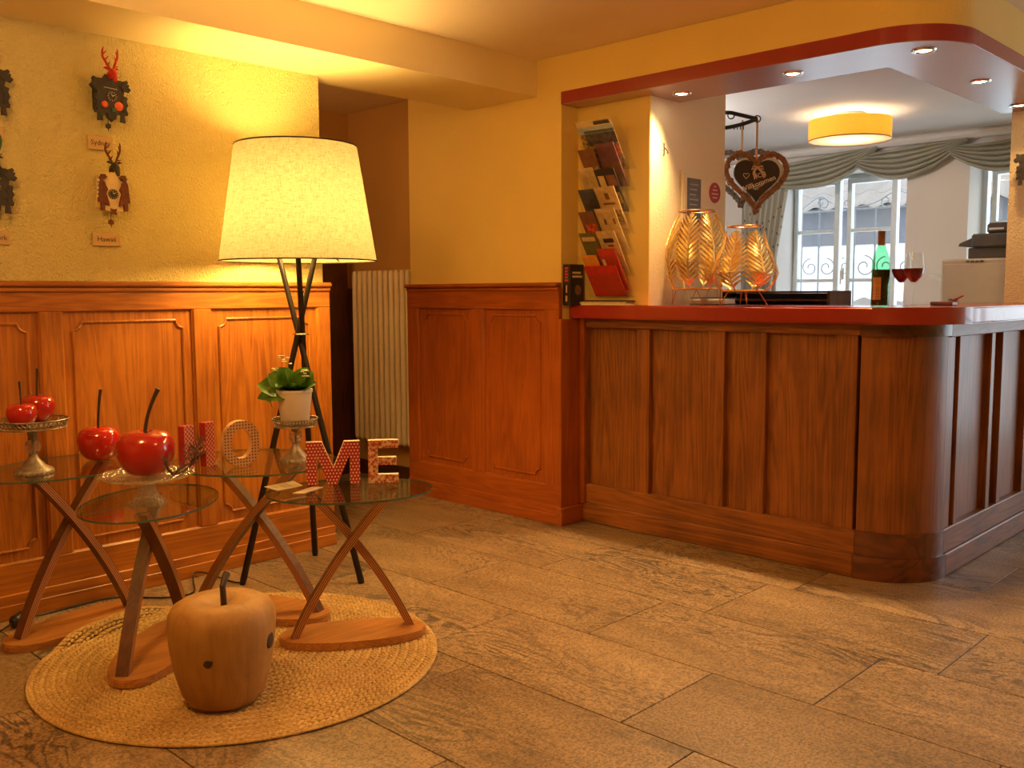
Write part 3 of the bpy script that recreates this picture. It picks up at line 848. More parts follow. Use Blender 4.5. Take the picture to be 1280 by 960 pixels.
bm = BM(); lathe(bm, [(0, 1.56), (.014, 1.565), (.018, 1.60), (.032, 1.64), (.03, 1.67), (0, 1.69)], 16); obj('bulb', bm, 'bulb_glow', fl, True)
lamp('lamp_bulb', 'POINT', (0.0, 0.0, 1.56), 76, (1.0, 0.64, 0.20), 0.15, fl)

# cable and plug
cp = [(2.047, 3.596, .012), (2.03, 3.66, .006), (2.015, 3.77, .01), (1.985, 3.835, .022), (1.945, 3.838, .026), (1.915, 3.79, .008), (1.85, 3.66, .005), (1.78, 3.645, .005), (1.70, 3.70, .005), (1.62, 3.80, .005), (1.54, 3.838, .005), (1.43, 3.835, .005), (1.31, 3.825, .005), (1.245, 3.795, .018)]
def smooth_path(P, n=5):
    P = [Vector(p) for p in P]; out = []
    for i in range(len(P) - 1):
        p0, p1, p2, p3 = P[max(i - 1, 0)], P[i], P[i + 1], P[min(i + 2, len(P) - 1)]
        for k in range(n):
            t = k / n
            out.append(0.5 * ((2 * p1) + (p2 - p0) * t + (2 * p0 - 5 * p1 + 4 * p2 - p3) * t * t + (3 * p1 - p0 - 3 * p2 + p3) * t ** 3))
    out.append(P[-1]); return out
bm = BM(); tube(bm, smooth_path(cp), 0.0035, 6); o = obj('power_cable', bm, 'cable', None, True)
tag(o, 'thin black cable running from lamp foot along wainscot to plug', 'cable')
pg = thing('plug_connector', 'black round extension plug on floor beside the left table base', 'plug', (1.205, 3.765, 0))
bm = BM(); tube(bm, [(0.042, .024, .027), (.03, .018, .027), (-.005, -.003, .027), (-.03, -.018, .027), (-.04, -.024, .027)], [.012, .026, .027, .024, .010], 14); obj('plug_body', bm, 'black', pg, True)
bm = BM(); tube(bm, [(0.004, .002, .027), (.014, .008, .027)], .029, 14); obj('grip_ring', bm, 'carbon', pg, True)
bm = BM(); tube(bm, smooth_path([(-.04, -.024, .026), (-.09, -.03, .008), (-.16, -.02, .005), (-.3, .0, .005), (-.6, .03, .005)]), .0035, 6); obj('lead', bm, 'cable', pg, True)

# ------------------------------------------------------------------ carved wooden apple
wa = thing('wooden_apple', 'large carved wooden apple with dark stem standing on jute rug', 'apple ornament', (1.392, 2.580, 0.0130), 0.3)
bm = BM()
lathe(bm, [(0, 0), (.085, 0), (.108, .010), (.126, .04), (.146, .12), (.157, .20), (.160, .245), (.156, .276), (.143, .300), (.116, .315), (.070, .315), (.026, .303), (0, .294)], 48, flute=lambda i, n, z: .014 * sin(2 * 2 * pi * i / n + 1 + z * 4) + .008 * sin(5 * 2 * pi * i / n + 14 * z))
obj('body', bm, 'carved', wa, True)
bm = BM(); tube(bm, [(0, -.01, .285), (-.004, -.012, .33), (-.006, -.012, .358), (.012, -.004, .378), (.026, .0, .388)], [.010, .0095, .009, .010, .011], 10); obj('stem', bm, 'stem', wa, True)
def knot(az, z, r, rw):
    bm = BM()
    M = Matrix.Translation(Vector((0, 0, z))) @ Matrix.Rotation(az, 4, 'Z') @ Matrix.Translation(Vector((r, 0, 0))) @ Matrix.Rotation(pi / 2, 4, 'Y')
    pr = [(0, .003), (rw * .5, .0025), (rw * .9, .001), (rw, -.012)]
    lathe(bm, pr, 18); bmesh.ops.transform(bm, matrix=M @ Matrix.Diagonal((1.25, 1, 1, 1)), verts=bm.verts); return bm
# azimuths relative to the apple (its own rotation is 0.3)
obj('knot', knot(radians(-135) - 0.3, .178, .1535, .0165), 'knot', wa, True)
obj('knot', knot(radians(-57) - 0.3, .198, .1555, .022), 'knot', wa, True)

# ------------------------------------------------------------------ red apples
def red_apple(label, x, y, z, R, stem, lean=(0.0, 0.0), H=0.78, group='glazed red apples'):
    t = thing('red_apple', label, 'apple ornament', (x, y, z), 0, group)
    h = R * 2 * H
    bm = BM()
    lathe(bm, [(0, .012 * h), (.38 * R, 0), (.62 * R, .04 * h), (.84 * R, .2 * h), (.98 * R, .45 * h), (R, .62 * h), (.94 * R, .80 * h), (.78 * R, .94 * h), (.52 * R, 1.0 * h), (.28 * R, .985 * h), (.10 * R, .93 * h), (0, .90 * h)], 40)
    b = obj('body', bm, 'apple_red', t, True)
    for p in b.data.polygons: p.use_smooth = True
    sub = b.modifiers.new('smooth', 'SUBSURF'); sub.levels = 1; sub.render_levels = 1
    bm = BM()
    r = R * .065
    pts = [(0, 0, .9 * h)]
    for k in range(1, 7):
        q = k / 6
        pts.append((lean[0] * q ** 1.7, lean[1] * q ** 1.7, .9 * h + (stem) * q))
    tube(bm, pts, [r, r, r * .95, r * .95, r, r * 1.1, r * 1.25], 10); obj('stem', bm, 'stem', t, True)
    return t
red_apple('large glossy red apple with straight stem on left glass table', 1.475, 3.635, H1, 0.080, 0.155, (0.012, -.008), .80)
red_apple('large glossy red apple with curved stem on clear glass cake stand', 1.393, 3.055, 0.6485, 0.096, 0.155, (0.035, -.035), .78)

# ------------------------------------------------------------------ stands
def pewter_stand(label, x, y, z, rp, h, rb):
    t = thing('cake_stand', label, 'cake stand', (x, y, z), 0, 'pewter cake stands with crystal ball stems')
    fl_ = lambda i, n, zz: .03 * (1 if i % 2 else -1) if zz < .05 else 0
    bm = BM(); lathe(bm, [(0, 0), (rb, 0), (rb * 1.02, .006), (rb * .96, .014), (rb * .62, .026), (rb * .36, .046), (rb * .22, .062), (rb * .2, .070), (0, .07)], 48, flute=fl_); obj('foot', bm, 'silver_pewter', t, True)
    zc = .07 + .024
    bm = BM(); lathe(bm, [(0, zc - .026), (.010, zc - .026), (.022, zc - .018), (.027, zc), (.022, zc + .018), (.010, zc + .026), (0, zc + .026)], 12); obj('crystal_ball', bm, 'crystal', t)
    bm = BM(); lathe(bm, [(0, zc + .024), (.016, zc + .026), (.013, zc + .036), (.016, zc + .046), (.015, h - .022), (.028, h - .012), (.035, h - .006), (0, h - .006)], 20); cyl(bm, (0, 0, zc - .028), (0, 0, zc + .028), .0045, 8); obj('stem', bm, 'silver_pewter', t, True)
    bm = BM(); lathe(bm, [(0, h - .006), (rp * .9, h - .006), (rp * .93, h - .002), (rp * .9, h), (0, h)], 48); obj('plate', bm, 'silver_pewter', t, True)
    bm = BM()
    n = 44
    for i in range(n):
        for s_ in (1, -1):
            a = 2 * pi * i / n; b = a + s_ * 2 * pi / n * 1.4
            tube(bm, [(rp * .92 * cos(a), rp * .92 * sin(a), h - .012), (rp * cos(b), rp * sin(b), h + .016)], .0018, 4)
    for r, zz in ((rp * .92, h - .012), (rp, h + .016)):
        tube(bm, [(r * cos(2 * pi * i / 48), r * sin(2 * pi * i / 48), zz) for i in range(48)], .0028, 5, True)
    obj('lattice_rim', bm, 'silver_pewter', t)
    return t
pewter_stand('wide pewter cake stand with two small red apples on left glass table', 1.200, 3.530, H1, 0.120, 0.176, 0.064)
pewter_stand('narrow pewter cake stand under the potted plant beside letter O', 1.998, 3.090, H3, 0.085, 0.150, 0.060)
red_apple('smaller and nearer of two red apples on the pewter cake stand', 1.155, 3.488, H1 + 0.176, 0.050, 0.085, (-.002, 0), .80)
red_apple('larger red apple at back of the pewter cake stand', 1.242, 3.585, H1 + 0.176, 0.060, 0.105, (.004, -.004), .80)

gs = thing('glass_cake_stand', 'clear pressed glass cake stand on lowest table under red apple', 'cake stand', (1.393, 3.055, H2))
fl_ = lambda i, n, z: .05 * (1 if i % 2 else -1)
bm = BM(); lathe(bm, [(0, 0), (.060, 0), (.061, .006), (.050, .014), (.034, .030), (.026, .052), (.024, .070), (.030, .084), (0, .084)], 40, flute=fl_); obj('foot', bm, 'crystal', gs, True)
bm = BM()
lathe(bm, [(0, .084), (.08, .084), (.13, .090), (.152, .100), (.155, .104), (.148, .105), (.12, .098), (0, .094)], 56, flute=lambda i, n, z: .025 * (1 if (i // 2) % 2 else -1) if z > .086 else 0); obj('plate', bm, 'crystal', gs, True)

# frosted twig spray lying on the stand
tw = thing('twig_spray', 'frosted dark twig spray lying on glass cake stand before apple', 'twig', (1.432, 2.948, 0.655))
tw.scale = (.85, .85, .85)
bm = BM()
rnd = random.Random(5)
def branch(p, d, L, r, depth):
    pts = [p]; q = p.copy(); dd = d.copy()
    for i in range(4):
        dd = (dd + Vector((rnd.uniform(-.35, .35), rnd.uniform(-.35, .35), rnd.uniform(-.15, .3)))).normalized()
        q = q + dd * L / 4
        if q.z < 0.004: q.z = 0.004
        pts.append(q.copy())
        if depth > 0 and i > 0:
            for _ in range(2):
                nd = (dd + Vector((rnd.uniform(-1, 1), rnd.uniform(-1, 1), rnd.uniform(-.2, .9)))).normalized()
                branch(q.copy(), nd, L * .5, r * .62, depth - 1)
    tube(bm, pts, [r * 1.4, r * 1.25, r * 1.1, r * .95, r * .6], 5)
branch(Vector((0, 0, .004)), Vector((-.62, .35, .55)), .11, .0042, 2)
branch(Vector((0.0, 0, .004)), Vector((.7, -.3, .45)), .11, .0042, 2)
branch(Vector((0.01, 0, .004)), Vector((.62, .05, .75)), .12, .0038, 2)
branch(Vector((.0, 0, .004)), Vector((-.55, -.45, .06)), .09, .0036, 1)
branch(Vector((.02, 0, .004)), Vector((.65, -.6, .3)), .09, .0036, 1)
obj('twigs', bm, 'frost_twig', tw, True)

# ------------------------------------------------------------------ letters
def letter(name, label, polys, side_mat, face_mat, x, y, z, ang, depth=0.030, holes=None):
    t = thing(name, label, 'letter', (x, y, z), ang, 'standing letters spelling a word')
    M = basis((0, 0, 0), (1, 0, 0), (0, 0, 1), (0, -1, 0))   # polygon xy -> local xz, extruded along -y
    bm = BM()
    if holes is None: prism(bm, polys, -depth / 2, depth / 2, M)
    else: ringprism(bm, polys, holes, -depth / 2, depth / 2, M)
    obj('body', bm, side_mat, t)
    bm = BM()
    if holes is None: prism(bm, polys, depth / 2, depth / 2 + .0008, M)
    else: ringprism(bm, polys, holes, depth / 2, depth / 2 + .0008, M)
    obj('paper_face', bm, face_mat, t)
    return t
def ringprism(bm, o, i, z0, z1, M):
    n = len(o)
    A = [[bm.verts.new(M @ Vector((p[0], p[1], z))) for p in P] for P in (o, i) for z in (z0, z1)]
    for k in range(n):
        j = (k + 1) % n
        for a, b in ((0, 1), (1, 3), (3, 2), (2, 0)):
            bm.faces.new((A[a][k], A[a][j], A[b][j], A[b][k]))
MT['side_red'] = flat('red_edge_paint', (0.40, 0.02, 0.02), 0.5)
MT['side_wood'] = flat('raw_edge', (0.62, 0.38, 0.18), 0.6)
MT['side_pink'] = flat('pale_edge', (0.74, 0.46, 0.36), 0.6)
MT['side_cream'] = flat('cream_edge', (0.80, 0.66, 0.44), 0.6)
w, s, h = .150, .047, .165
Hp = [(-w / 2, 0), (-w / 2 + s, 0), (-w / 2 + s, .062), (w / 2 - s, .062), (w / 2 - s, 0), (w / 2, 0), (w / 2, h), (w / 2 - s, h), (w / 2 - s, .098), (-w / 2 + s, .098), (-w / 2 + s, h), (-w / 2, h)]
letter('letter_h', 'red lattice patterned letter H on the middle glass table', Hp, 'side_red', 'letter_H', 1.668, 3.232, H3 + .0005, radians(17))
no = 44
Oo = [(.072 * abs(cos(2 * pi * i / no)) ** .92 * (1 if cos(2 * pi * i / no) > 0 else -1), .086 + .086 * sin(2 * pi * i / no)) for i in range(no)]
Oi = [(.040 * cos(2 * pi * i / no), .086 + .056 * sin(2 * pi * i / no)) for i in range(no)]
letter('letter_o', 'brown dotted letter O on the middle glass table', Oo, 'side_wood', 'letter_O', 1.800, 3.155, H3 + .0005, radians(-8), holes=Oi)
w, s, h = .192, .046, .158
Mp = [(-w / 2, 0), (-w / 2 + .036, 0), (-w / 2 + .036, .112), (-.018, 0), (.014, 0), (w / 2 - .036, .112), (w / 2 - .036, 0), (w / 2, 0), (w / 2, h), (w / 2 - .056, h), (.0, .060), (-w / 2 + .056, h), (-w / 2, h)]
letter('letter_m', 'red letter M with white polka dots on right glass table', Mp, 'side_pink', 'letter_M', 1.999, 2.848, H4 + .0005, radians(-35))
w, h, s = .110, .158, .030
Ep = [(-w / 2, 0), (w / 2, 0), (w / 2, s), (-w / 2 + .034, s), (-w / 2 + .034, .066), (w / 2 - .008, .066), (w / 2 - .008, .094), (-w / 2 + .034, .094), (-w / 2 + .034, h - s), (w / 2, h - s), (w / 2, h), (-w / 2, h)]
letter('letter_e', 'cream letter E with red floral pattern on right glass table', Ep, 'side_cream', 'letter_E', 2.147, 2.742, H4 + .0005, radians(-40))

# leaflets on the right table
def leaflet(label, pts, z, th, mat, marks):
    cx = sum(p[0] for p in pts) / 4; cy = sum(p[1] for p in pts) / 4
    t = thing('leaflet', label, 'leaflet', (cx, cy, z), 0, 'leaflets on the right glass table')
    bm = BM(); prism(bm, [(p[0] - cx, p[1] - cy) for p in pts], 0, th); obj('sheet', bm, mat, t)
    P = [Vector((p[0] - cx, p[1] - cy, th)) for p in pts]
    bm = BM()
    for (u0, u1, v0, v1) in marks:
        f = lambda u, v: P[0] * (1 - u) * (1 - v) + P[1] * u * (1 - v) + P[2] * u * v + P[3] * (1 - u) * v
        q = [f(u0, v0), f(u1, v0), f(u1, v1), f(u0, v1)]
        prism(bm, [(p.x, p.y) for p in q], th, th + .0003)
    obj('print_block', bm, 'pr_tan', t)
leaflet('cream leaflet overhanging the left rim of right glass table', [(1.793, 2.985), (1.790, 2.892), (1.900, 2.900), (1.925, 3.000)], H4 + .0006, .0012, 'paper', [(.1, .6, .15, .25), (.1, .8, .4, .47), (.1, .75, .6, .67)])
leaflet('narrow folded leaflet in front of letter M on right glass table', [(1.800, 2.812), (1.828, 2.785), (1.935, 2.822), (1.905, 2.850)], H4 + .0006, .0024, 'paper', [(.15, .35, .2, .8), (.5, .62, .2, .8)])

# ------------------------------------------------------------------ potted plant
pp = thing('potted_plant', 'leafy green kalanchoe in white pot on narrow pewter stand', 'plant', (1.998, 3.090, H3 + .150))
bm = BM(); lathe(bm, [(0, 0), (.050, 0), (.053, .004), (.066, .116), (.069, .118), (.069, .128), (.064, .128), (.060, .108), (0, .106)], 40); obj('pot', bm, 'white_pot', pp, True)
bm = BM(); lathe(bm, [(0, .112), (.03, .114), (.059, .110)], 20); obj('soil', bm, 'soil', pp, True)
def leafmesh(L, Wd, curl, fold=.25):
    bm = BM(); n = 8; rows = []
    for i in range(n + 1):
        t = i / n
        wd = Wd * (sin(pi * min(1, t * .92 + .06)) ** .8) * (1 if t < .97 else .4)
        x = L * t; zz = -curl * t * t
        rows.append([bm.verts.new((x, s_ * wd, zz + fold * abs(s_) * wd)) for s_ in (-1, -.5, 0, .5, 1)])
    for A, B in zip(rows[:-1], rows[1:]):
        for k in range(4): bm.faces.new((A[k], A[k + 1], B[k + 1], B[k]))
    r = bmesh.ops.solidify(bm, geom=bm.faces[:], thickness=.0012)
    return bm
rnd = random.Random(11)
# direction az measured from +X; camera-left is (-.70,.72)
specs = [(135, .10, .035, .02, 25, .13), (150, .115, .045, .07, 15, .12), (170, .10, .042, .09, 5, .115), (120, .085, .03, .0, 50, .13), (95, .08, .032, .02, 40, .13), (200, .08, .036, .05, 20, .118), (230, .075, .034, .04, 22, .118),
         (260, .07, .033, .04, 25, .118), (290, .08, .034, .03, 22, .12), (320, .085, .034, .01, 38, .125), (345, .085, .03, .0, 50, .13), (15, .08, .03, .02, 40, .128), (50, .08, .03, .03, 35, .125), (300, .07, .028, .02, 55, .13), (180, .075, .03, .0, 60, .13), (155, .09, .034, -.01, 48, .13)]
for i, (az, L, wd, curl, el, z0) in enumerate(specs):
    bm = leafmesh(L * 1.05, wd * 1.25, curl * .8)
    rel = (az - 57) % 360
    roll = -0.95 if 40 < rel < 140 else (0.95 if 220 < rel < 320 else rnd.uniform(-.3, .3))
    up = min(70, el + 22) if abs(roll) < .5 else el + 12
    M = Matrix.Translation(Vector((.012 * cos(radians(az)), .012 * sin(radians(az)), z0))) @ Matrix.Rotation(radians(az), 4, 'Z') @ Matrix.Rotation(radians(-up), 4, 'Y') @ Matrix.Rotation(roll + rnd.uniform(-.2, .2), 4, 'X')
    bmesh.ops.transform(bm, matrix=M, verts=bm.verts)
    o = obj('leaf', bm, 'leaf', pp, True)
bm = leafmesh(.075, .04, .05); bmesh.ops.transform(bm, matrix=Matrix.Translation(Vector((-.050, .055, .142))) @ Matrix.Rotation(radians(140), 4, 'Z') @ Matrix.Rotation(radians(50), 4, 'Y'), verts=bm.verts)
o = obj('leaf', bm, 'leaf_light', pp, True); o['label'] = 'yellowing leaf drooping over the pot rim'
def flowers(base, tip, n, spread, seed):
    r = random.Random(seed)
    bm = BM(); tube(bm, smooth_path([base, (Vector(base) + Vector(tip)) / 2 + Vector((.005, 0, .01)), tip], 4), .0018, 5)
    st = obj('flower_stalk', bm, 'leaf', pp, True)
    bm = BM()
    for i in range(n):
        c = Vector(tip) + Vector((r.uniform(-1, 1), r.uniform(-1, 1), r.uniform(-1, 1))) * spread
        for k in range(4):
            a = pi / 2 * k + r.uniform(-.3, .3)
            ball(bm, c + Vector((.0045 * cos(a), .0045 * sin(a), 0)), .0042, 1, 1, .6, 6, 4)
    obj('blossoms', bm, 'flower', st, True)
flowers((-.01, .01, .12), (-.022, .022, .245), 9, .020, 1)
flowers((.01, -.01, .12), (.034, -.036, .185), 8, .016, 2)
flowers((0, .02, .12), (-.045, .050, .205), 4, .012, 3)

# ------------------------------------------------------------------ cuckoo clocks
def mirror(h): return h + [(-x, y) for x, y in h[::-1]]
def jag(c, r0, r1, n):
    return [(c[0] + (r0 if i % 2 else r1) * cos(2 * pi * i / (2 * n)), c[1] + (r0 if i % 2 else r1) * sin(2 * pi * i / (2 * n))) for i in range(2 * n)]
K = .00046
board_half = [(q[0] * K, -q[1] * K) for q in [(0, 0), (40, -25), (70, 15), (110, 20), (145, 5), (160, 25), (140, 50), (182, 82), (160, 110), (122, 100), (112, 142), (148, 155), (138, 190), (152, 222), (122, 262), (148, 282), (142, 310), (116, 310), (122, 376), (76, 370), (82, 312), (50, 310), (40, 345), (0, 378)]]
def deer(parent, M, mat, name='stag_head', antl=None):
    bm = BM()
    tube(bm, [(0, -.012, .0), (0, .0, .012), (0, .026, .022), (0, .042, .010), (0, .052, -.014), (0, .054, -.022)], [.010, .013, .014, .0125, .0085, .006], 10)
    for s_ in (1, -1):
        tube(bm, [(s_ * .010, .022, .030), (s_ * .022, .020, .036), (s_ * .032, .018, .034)], [.004, .006, .001], 6)
    bmesh.ops.transform(bm, matrix=M, verts=bm.verts)
    hd = obj(name, bm, mat, parent, True)
    for s_ in (1, -1):
        bm = BM()
        main = [(s_ * .007, .020, .034), (s_ * .016, .014, .054), (s_ * .028, .010, .078), (s_ * .030, .012, .100), (s_ * .027, .016, .116)]
        tube(bm, smooth_path(main, 3), [.0046] * 8 + [.0042, .0040, .0034, .0024, .0012], 6)
        for p, q in (((.013, .016, .048), (.012, .034, .058)), ((.022, .012, .066), (.012, .024, .082)), ((.029, .011, .088), (.018, .022, .102)), ((.011, .018, .042), (.026, .028, .046))):
            tube(bm, [(s_ * p[0], p[1], p[2]), (s_ * q[0], q[1], q[2])], [.0036, .0012], 5)
        bmesh.ops.transform(bm, matrix=M, verts=bm.verts)
        obj('antler', bm, antl or mat, hd, True)
    return hd
def dial(parent, x, z, r, y, plate='clock_black', mark='dial_white'):
    """local frame of a clock: x right along wall, z up, -y out of the wall"""
    F = basis((x, y, z), (1, 0, 0), (0, 0, 1), (0, -1, 0))
    bm = BM(); lathe(bm, [(0, .003), (r, .003), (r * 1.02, 0), (0, 0)], 24); bmesh.ops.transform(bm, matrix=F, verts=bm.verts); d = obj('dial', bm, plate, parent)
    bm = BM()
    for k in range(12):
        a = 2 * pi * k / 12
        tube(bm, [(r * .70 * cos(a), r * .70 * sin(a), .0034), (r * .95 * cos(a), r * .95 * sin(a), .0034)], .0009, 4)
    bmesh.ops.transform(bm, matrix=F, verts=bm.verts); obj('numerals', bm, mark, d)
    bm = BM(); tube(bm, [(0, 0, .005), (r * .6 * cos(1.9), r * .6 * sin(1.9), .005)], .001, 4); tube(bm, [(0, 0, .005), (r * .5 * cos(.6), r * .5 * sin(.6), .005)], .0012, 4)
    bmesh.ops.transform(bm, matrix=F, verts=bm.verts); obj('hands', bm, mark, d)
def pendulum(parent, x, z0, z1, y, mat='clock_black'):
    bm = BM(); cyl(bm, (x, y, z0), (x, y, z1), .0014, 6)
    F = basis((x, y, z1 + .012), (1, 0, 0), (0, 0, 1), (0, -1, 0))
    b2 = BM(); prism(b2, jag((0, 0), .013, .010, 6), -.002, .002, F); me = bpy.data.meshes.new('tmp'); b2.to_mesh(me); b2.free(); bm.from_mesh(me); bpy.data.meshes.remove(me)
    tube(bm, [(x, y, z1 + .002), (x, y, z1 - .010)], [.002, .0008], 5)
    obj('pendulum', bm, mat, parent)
def carved_clock(name, label, x, ztop, wall_y, deer_mat, rot=0.0, loc=None, spots=True, banner=True, antl=None):
    t = thing(name, label, 'cuckoo clock', loc or (x, wall_y, ztop), rot, 'cuckoo clocks')
    bm = bbox(-.050, .050, -.055, -.002, -.125, -.005, .002); obj('case', bm, 'clock_black', t)
    M = basis((0, -.055, 0), (1, 0, 0), (0, 0, 1), (0, -1, 0))
    bm = BM(); prism(bm, mirror(board_half), 0, .008, M); obj('leaf_board', bm, 'clock_black', t)
    # raised carved leaves
    bm = BM()
    for s_ in (1, -1):
        for (cx, cz, r) in ((.058, -.032, .022), (.052, -.085, .015), (.052, -.118, .014)):
            prism(bm, jag((s_ * cx, cz), r, r * .62, 5), .008, .012, M)
    prism(bm, jag((0, -.152), .020, .013, 6), .008, .013, M)
    obj('carved_leaves', bm, 'clock_black', t)
    F = Matrix.Translation(Vector((0, -.060, -.004))) @ Matrix.Rotation(pi, 4, 'Z') @ Matrix.Scale(1.0, 4)
    deer(t, F, deer_mat, antl=antl)
    dial(t, .004, -.074, .020, -.0635)
    if banner:
        bm = BM()
        for k in range(9): box(bm, -.026 + .006 * k, -.0225 + .006 * k, -.0645, -.063, -.042 - .0004 * k, -.0395 - .0004 * k)
        obj('name_scroll', bm, 'dial_white', t)
    if spots:
        for cx, cz, r in ((-.027, -.108, .0135), (.030, -.110, .018)):
            bm = BM(); F2 = basis((cx, -.066, cz), (1, 0, 0), (0, 0, 1), (0, -1, 0)); lathe(bm, [(0, .007), (r * .6, .006), (r, 0), (0, 0)], 16); bmesh.ops.transform(bm, matrix=F2, verts=bm.verts); obj('carved_apple', bm, 'clock_orange', t, True)
        bm = BM(); prism(bm, jag((.008, -.128), .014, .007, 4), .013, .016, M); obj('sprig', bm, 'clock_green', t)
    pendulum(t, -.006, -.14, -.200, -.040)
    return t
carved_clock('cuckoo_clock', 'black carved cuckoo clock with red stag head above the Sydney plaque', 1.668, 2.112, YP, 'clock_red')
carved_clock('cuckoo_clock', 'black cuckoo clock with red antlers cut by the left picture edge, upper one', 1.222, 2.085, YP, 'clock_red', spots=False)
carved_clock('cuckoo_clock', 'black cuckoo clock with green antlers above New York plaque', 1.218, 1.725, YP, 'clock_black', antl='clock_green', spots=False)
carved_clock('cuckoo_clock', 'dark carved cuckoo clock on the plaster pillar at right picture edge', 0, 0, 0, 'clock_green', radians(-90), (5.72, 1.592, 1.99), spots=False)
# pale clock with two figures
t = thing('cuckoo_clock', 'pale cuckoo clock with black stag head and two brown figures above Hawaii plaque', 'cuckoo clock', (1.660, YP, 1.735), 0, 'cuckoo clocks')
obj('case', bbox(-.045, .045, -.052, -.002, -.135, -.005, .003), 'clock_cream', t)
M = basis((0, -.052, 0), (1, 0, 0), (0, 0, 1), (0, -1, 0))
bm = BM(); prism(bm, mirror([(0, .006), (.052, -.012), (.055, -.03), (.048, -.05), (.052, -.10), (.04, -.145), (.012, -.150), (0, -.158)]), 0, .006, M); obj('front_board', bm, 'clock_cream', t)
def figure(sx, mir):
    pts = [(0, .0), (.010, .004), (.012, .010), (.020, .012), (.013, .020), (.010, .024), (-.004, .024), (-.008, .014), (-.013, .010), (-.006, .002), (-.014, -.014), (-.016, -.05), (-.020, -.085), (-.010, -.088), (-.010, -.118), (.004, -.120), (.006, -.092), (.024, -.100), (.022, -.085), (.012, -.05), (.020, -.035), (.012, -.02), (.008, -.006)]
    bm = BM(); prism(bm, [(sx + (-p[0] if mir else p[0]), p[1] - .030) for p in pts], .006, .018, M); return bm
obj('carved_figure', figure(-.042, False), 'clock_brown', t); obj('carved_figure', figure(.046, True), 'clock_brown', t)
bm = BM()
rnd = random.Random(3)
for i in range(9):
    s_ = -1 if i < 6 else 1
    prism(bm, jag((s_ * (.058 + rnd.uniform(-.004, .006)), -.03 - .016 * (i % 6)), .007, .004, 4), .004, .012, M)
obj('edelweiss', bm, 'dial_white', t)
deer(t, Matrix.Translation(Vector((0.004, -.056, .008))) @ Matrix.Rotation(pi, 4, 'Z') @ Matrix.Scale(.98, 4), 'clock_black', antl='clock_brown')
dial(t, .002, -.082, .020, -.0585, 'clock_black')
bm = BM(); prism(bm, jag((0.0, -.152), .018, .009, 4), .006, .012, M); obj('bow', bm, 'clock_brown', t)
pendulum(t, -.004, -.10, -.205, -.040, 'clock_brown')
# name plaques
def name_plaque(label, txt, x, z, w, h, sz):
    t = thing('name_plaque', label, 'plaque', (x, YP, z), 0, 'city name plaques under the clocks')
    obj('board', bbox(-w / 2, w / 2, -.012, -.001, -h / 2, h / 2, .0015), 'plaque', t)
    me = text_mesh(txt, sz, .0004)
    me.transform(basis((0, -.0126, 0), (1, 0, 0), (0, 0, 1), (0, -1, 0)))
    link('lettering', me, 'ink', t)
name_plaque('small tan plaque reading Sydney under the red stag clock', 'Sydney', 1.640, 1.858, .100, .054, .028)
name_plaque('small tan plaque reading Hawaii under the two figure clock', 'Hawaii', 1.647, 1.474, .112, .052, .028)
name_plaque('small tan plaque ending in ork under green antler clock', 'New York', 1.215, 1.465, .130, .050, .026)
name_plaque('small tan plaque cut by left picture edge under upper black clock', 'Miami', 1.232, 1.853, .090, .050, .026)

# ------------------------------------------------------------------ niche: brochure rack
rk = thing('brochure_rack', 'clear acrylic tiered brochure rack on the niche wall above the red counter', 'rack', (3.930, 3.07, 1.22))
RO = Vector((3.930, 3.07, 1.22))
DT = Vector((-0.150, 0.0, 0.0))     # top of each pocket leans into the room
for k in range(7):
    zb = 0.005 + 0.1075 * k; hh = 0.21 if k < 6 else .24
    for nm, dx, h2 in (('back_sheet', 0.0, hh), ('front_sheet', -0.022, hh * .55)):
        bm = BM()
        lean = DT.x * h2 / .21 * .9
        p = [(dx - .012, -.155, zb), (dx - .012, .125, zb), (dx - .012 + lean, .125, zb + h2), (dx - .012 + lean, -.155, zb + h2)]
        v = [bm.verts.new(q) for q in p] + [bm.verts.new((q[0] - .002, q[1], q[2])) for q in p]
        for f in ((0, 1, 2, 3), (7, 6, 5, 4), (0, 4, 5, 1), (1, 5, 6, 2), (2, 6, 7, 3), (3, 7, 4, 0)): bm.faces.new([v[i] for i in f])
        obj(nm, bm, 'acrylic', rk)
    lean = DT.x * .9 * .75
    for yy in (-.155, .123):
        bm = BM()
        prism(bm, [(-.012, zb), (-.034, zb), (-.034 + lean * .75, zb + hh * .55), (-.012 + lean, zb + hh * .75)], yy, yy + .002, basis((0, 0, 0), (1, 0, 0), (0, 0, 1), (0, 1, 0)))
        obj('pocket_side', bm, 'acrylic', rk)
for yy in (-.10, .07): obj('wall_rail', bbox(-.010, .006, yy, yy + .012, 0.0, .86, .001), 'acrylic', rk)
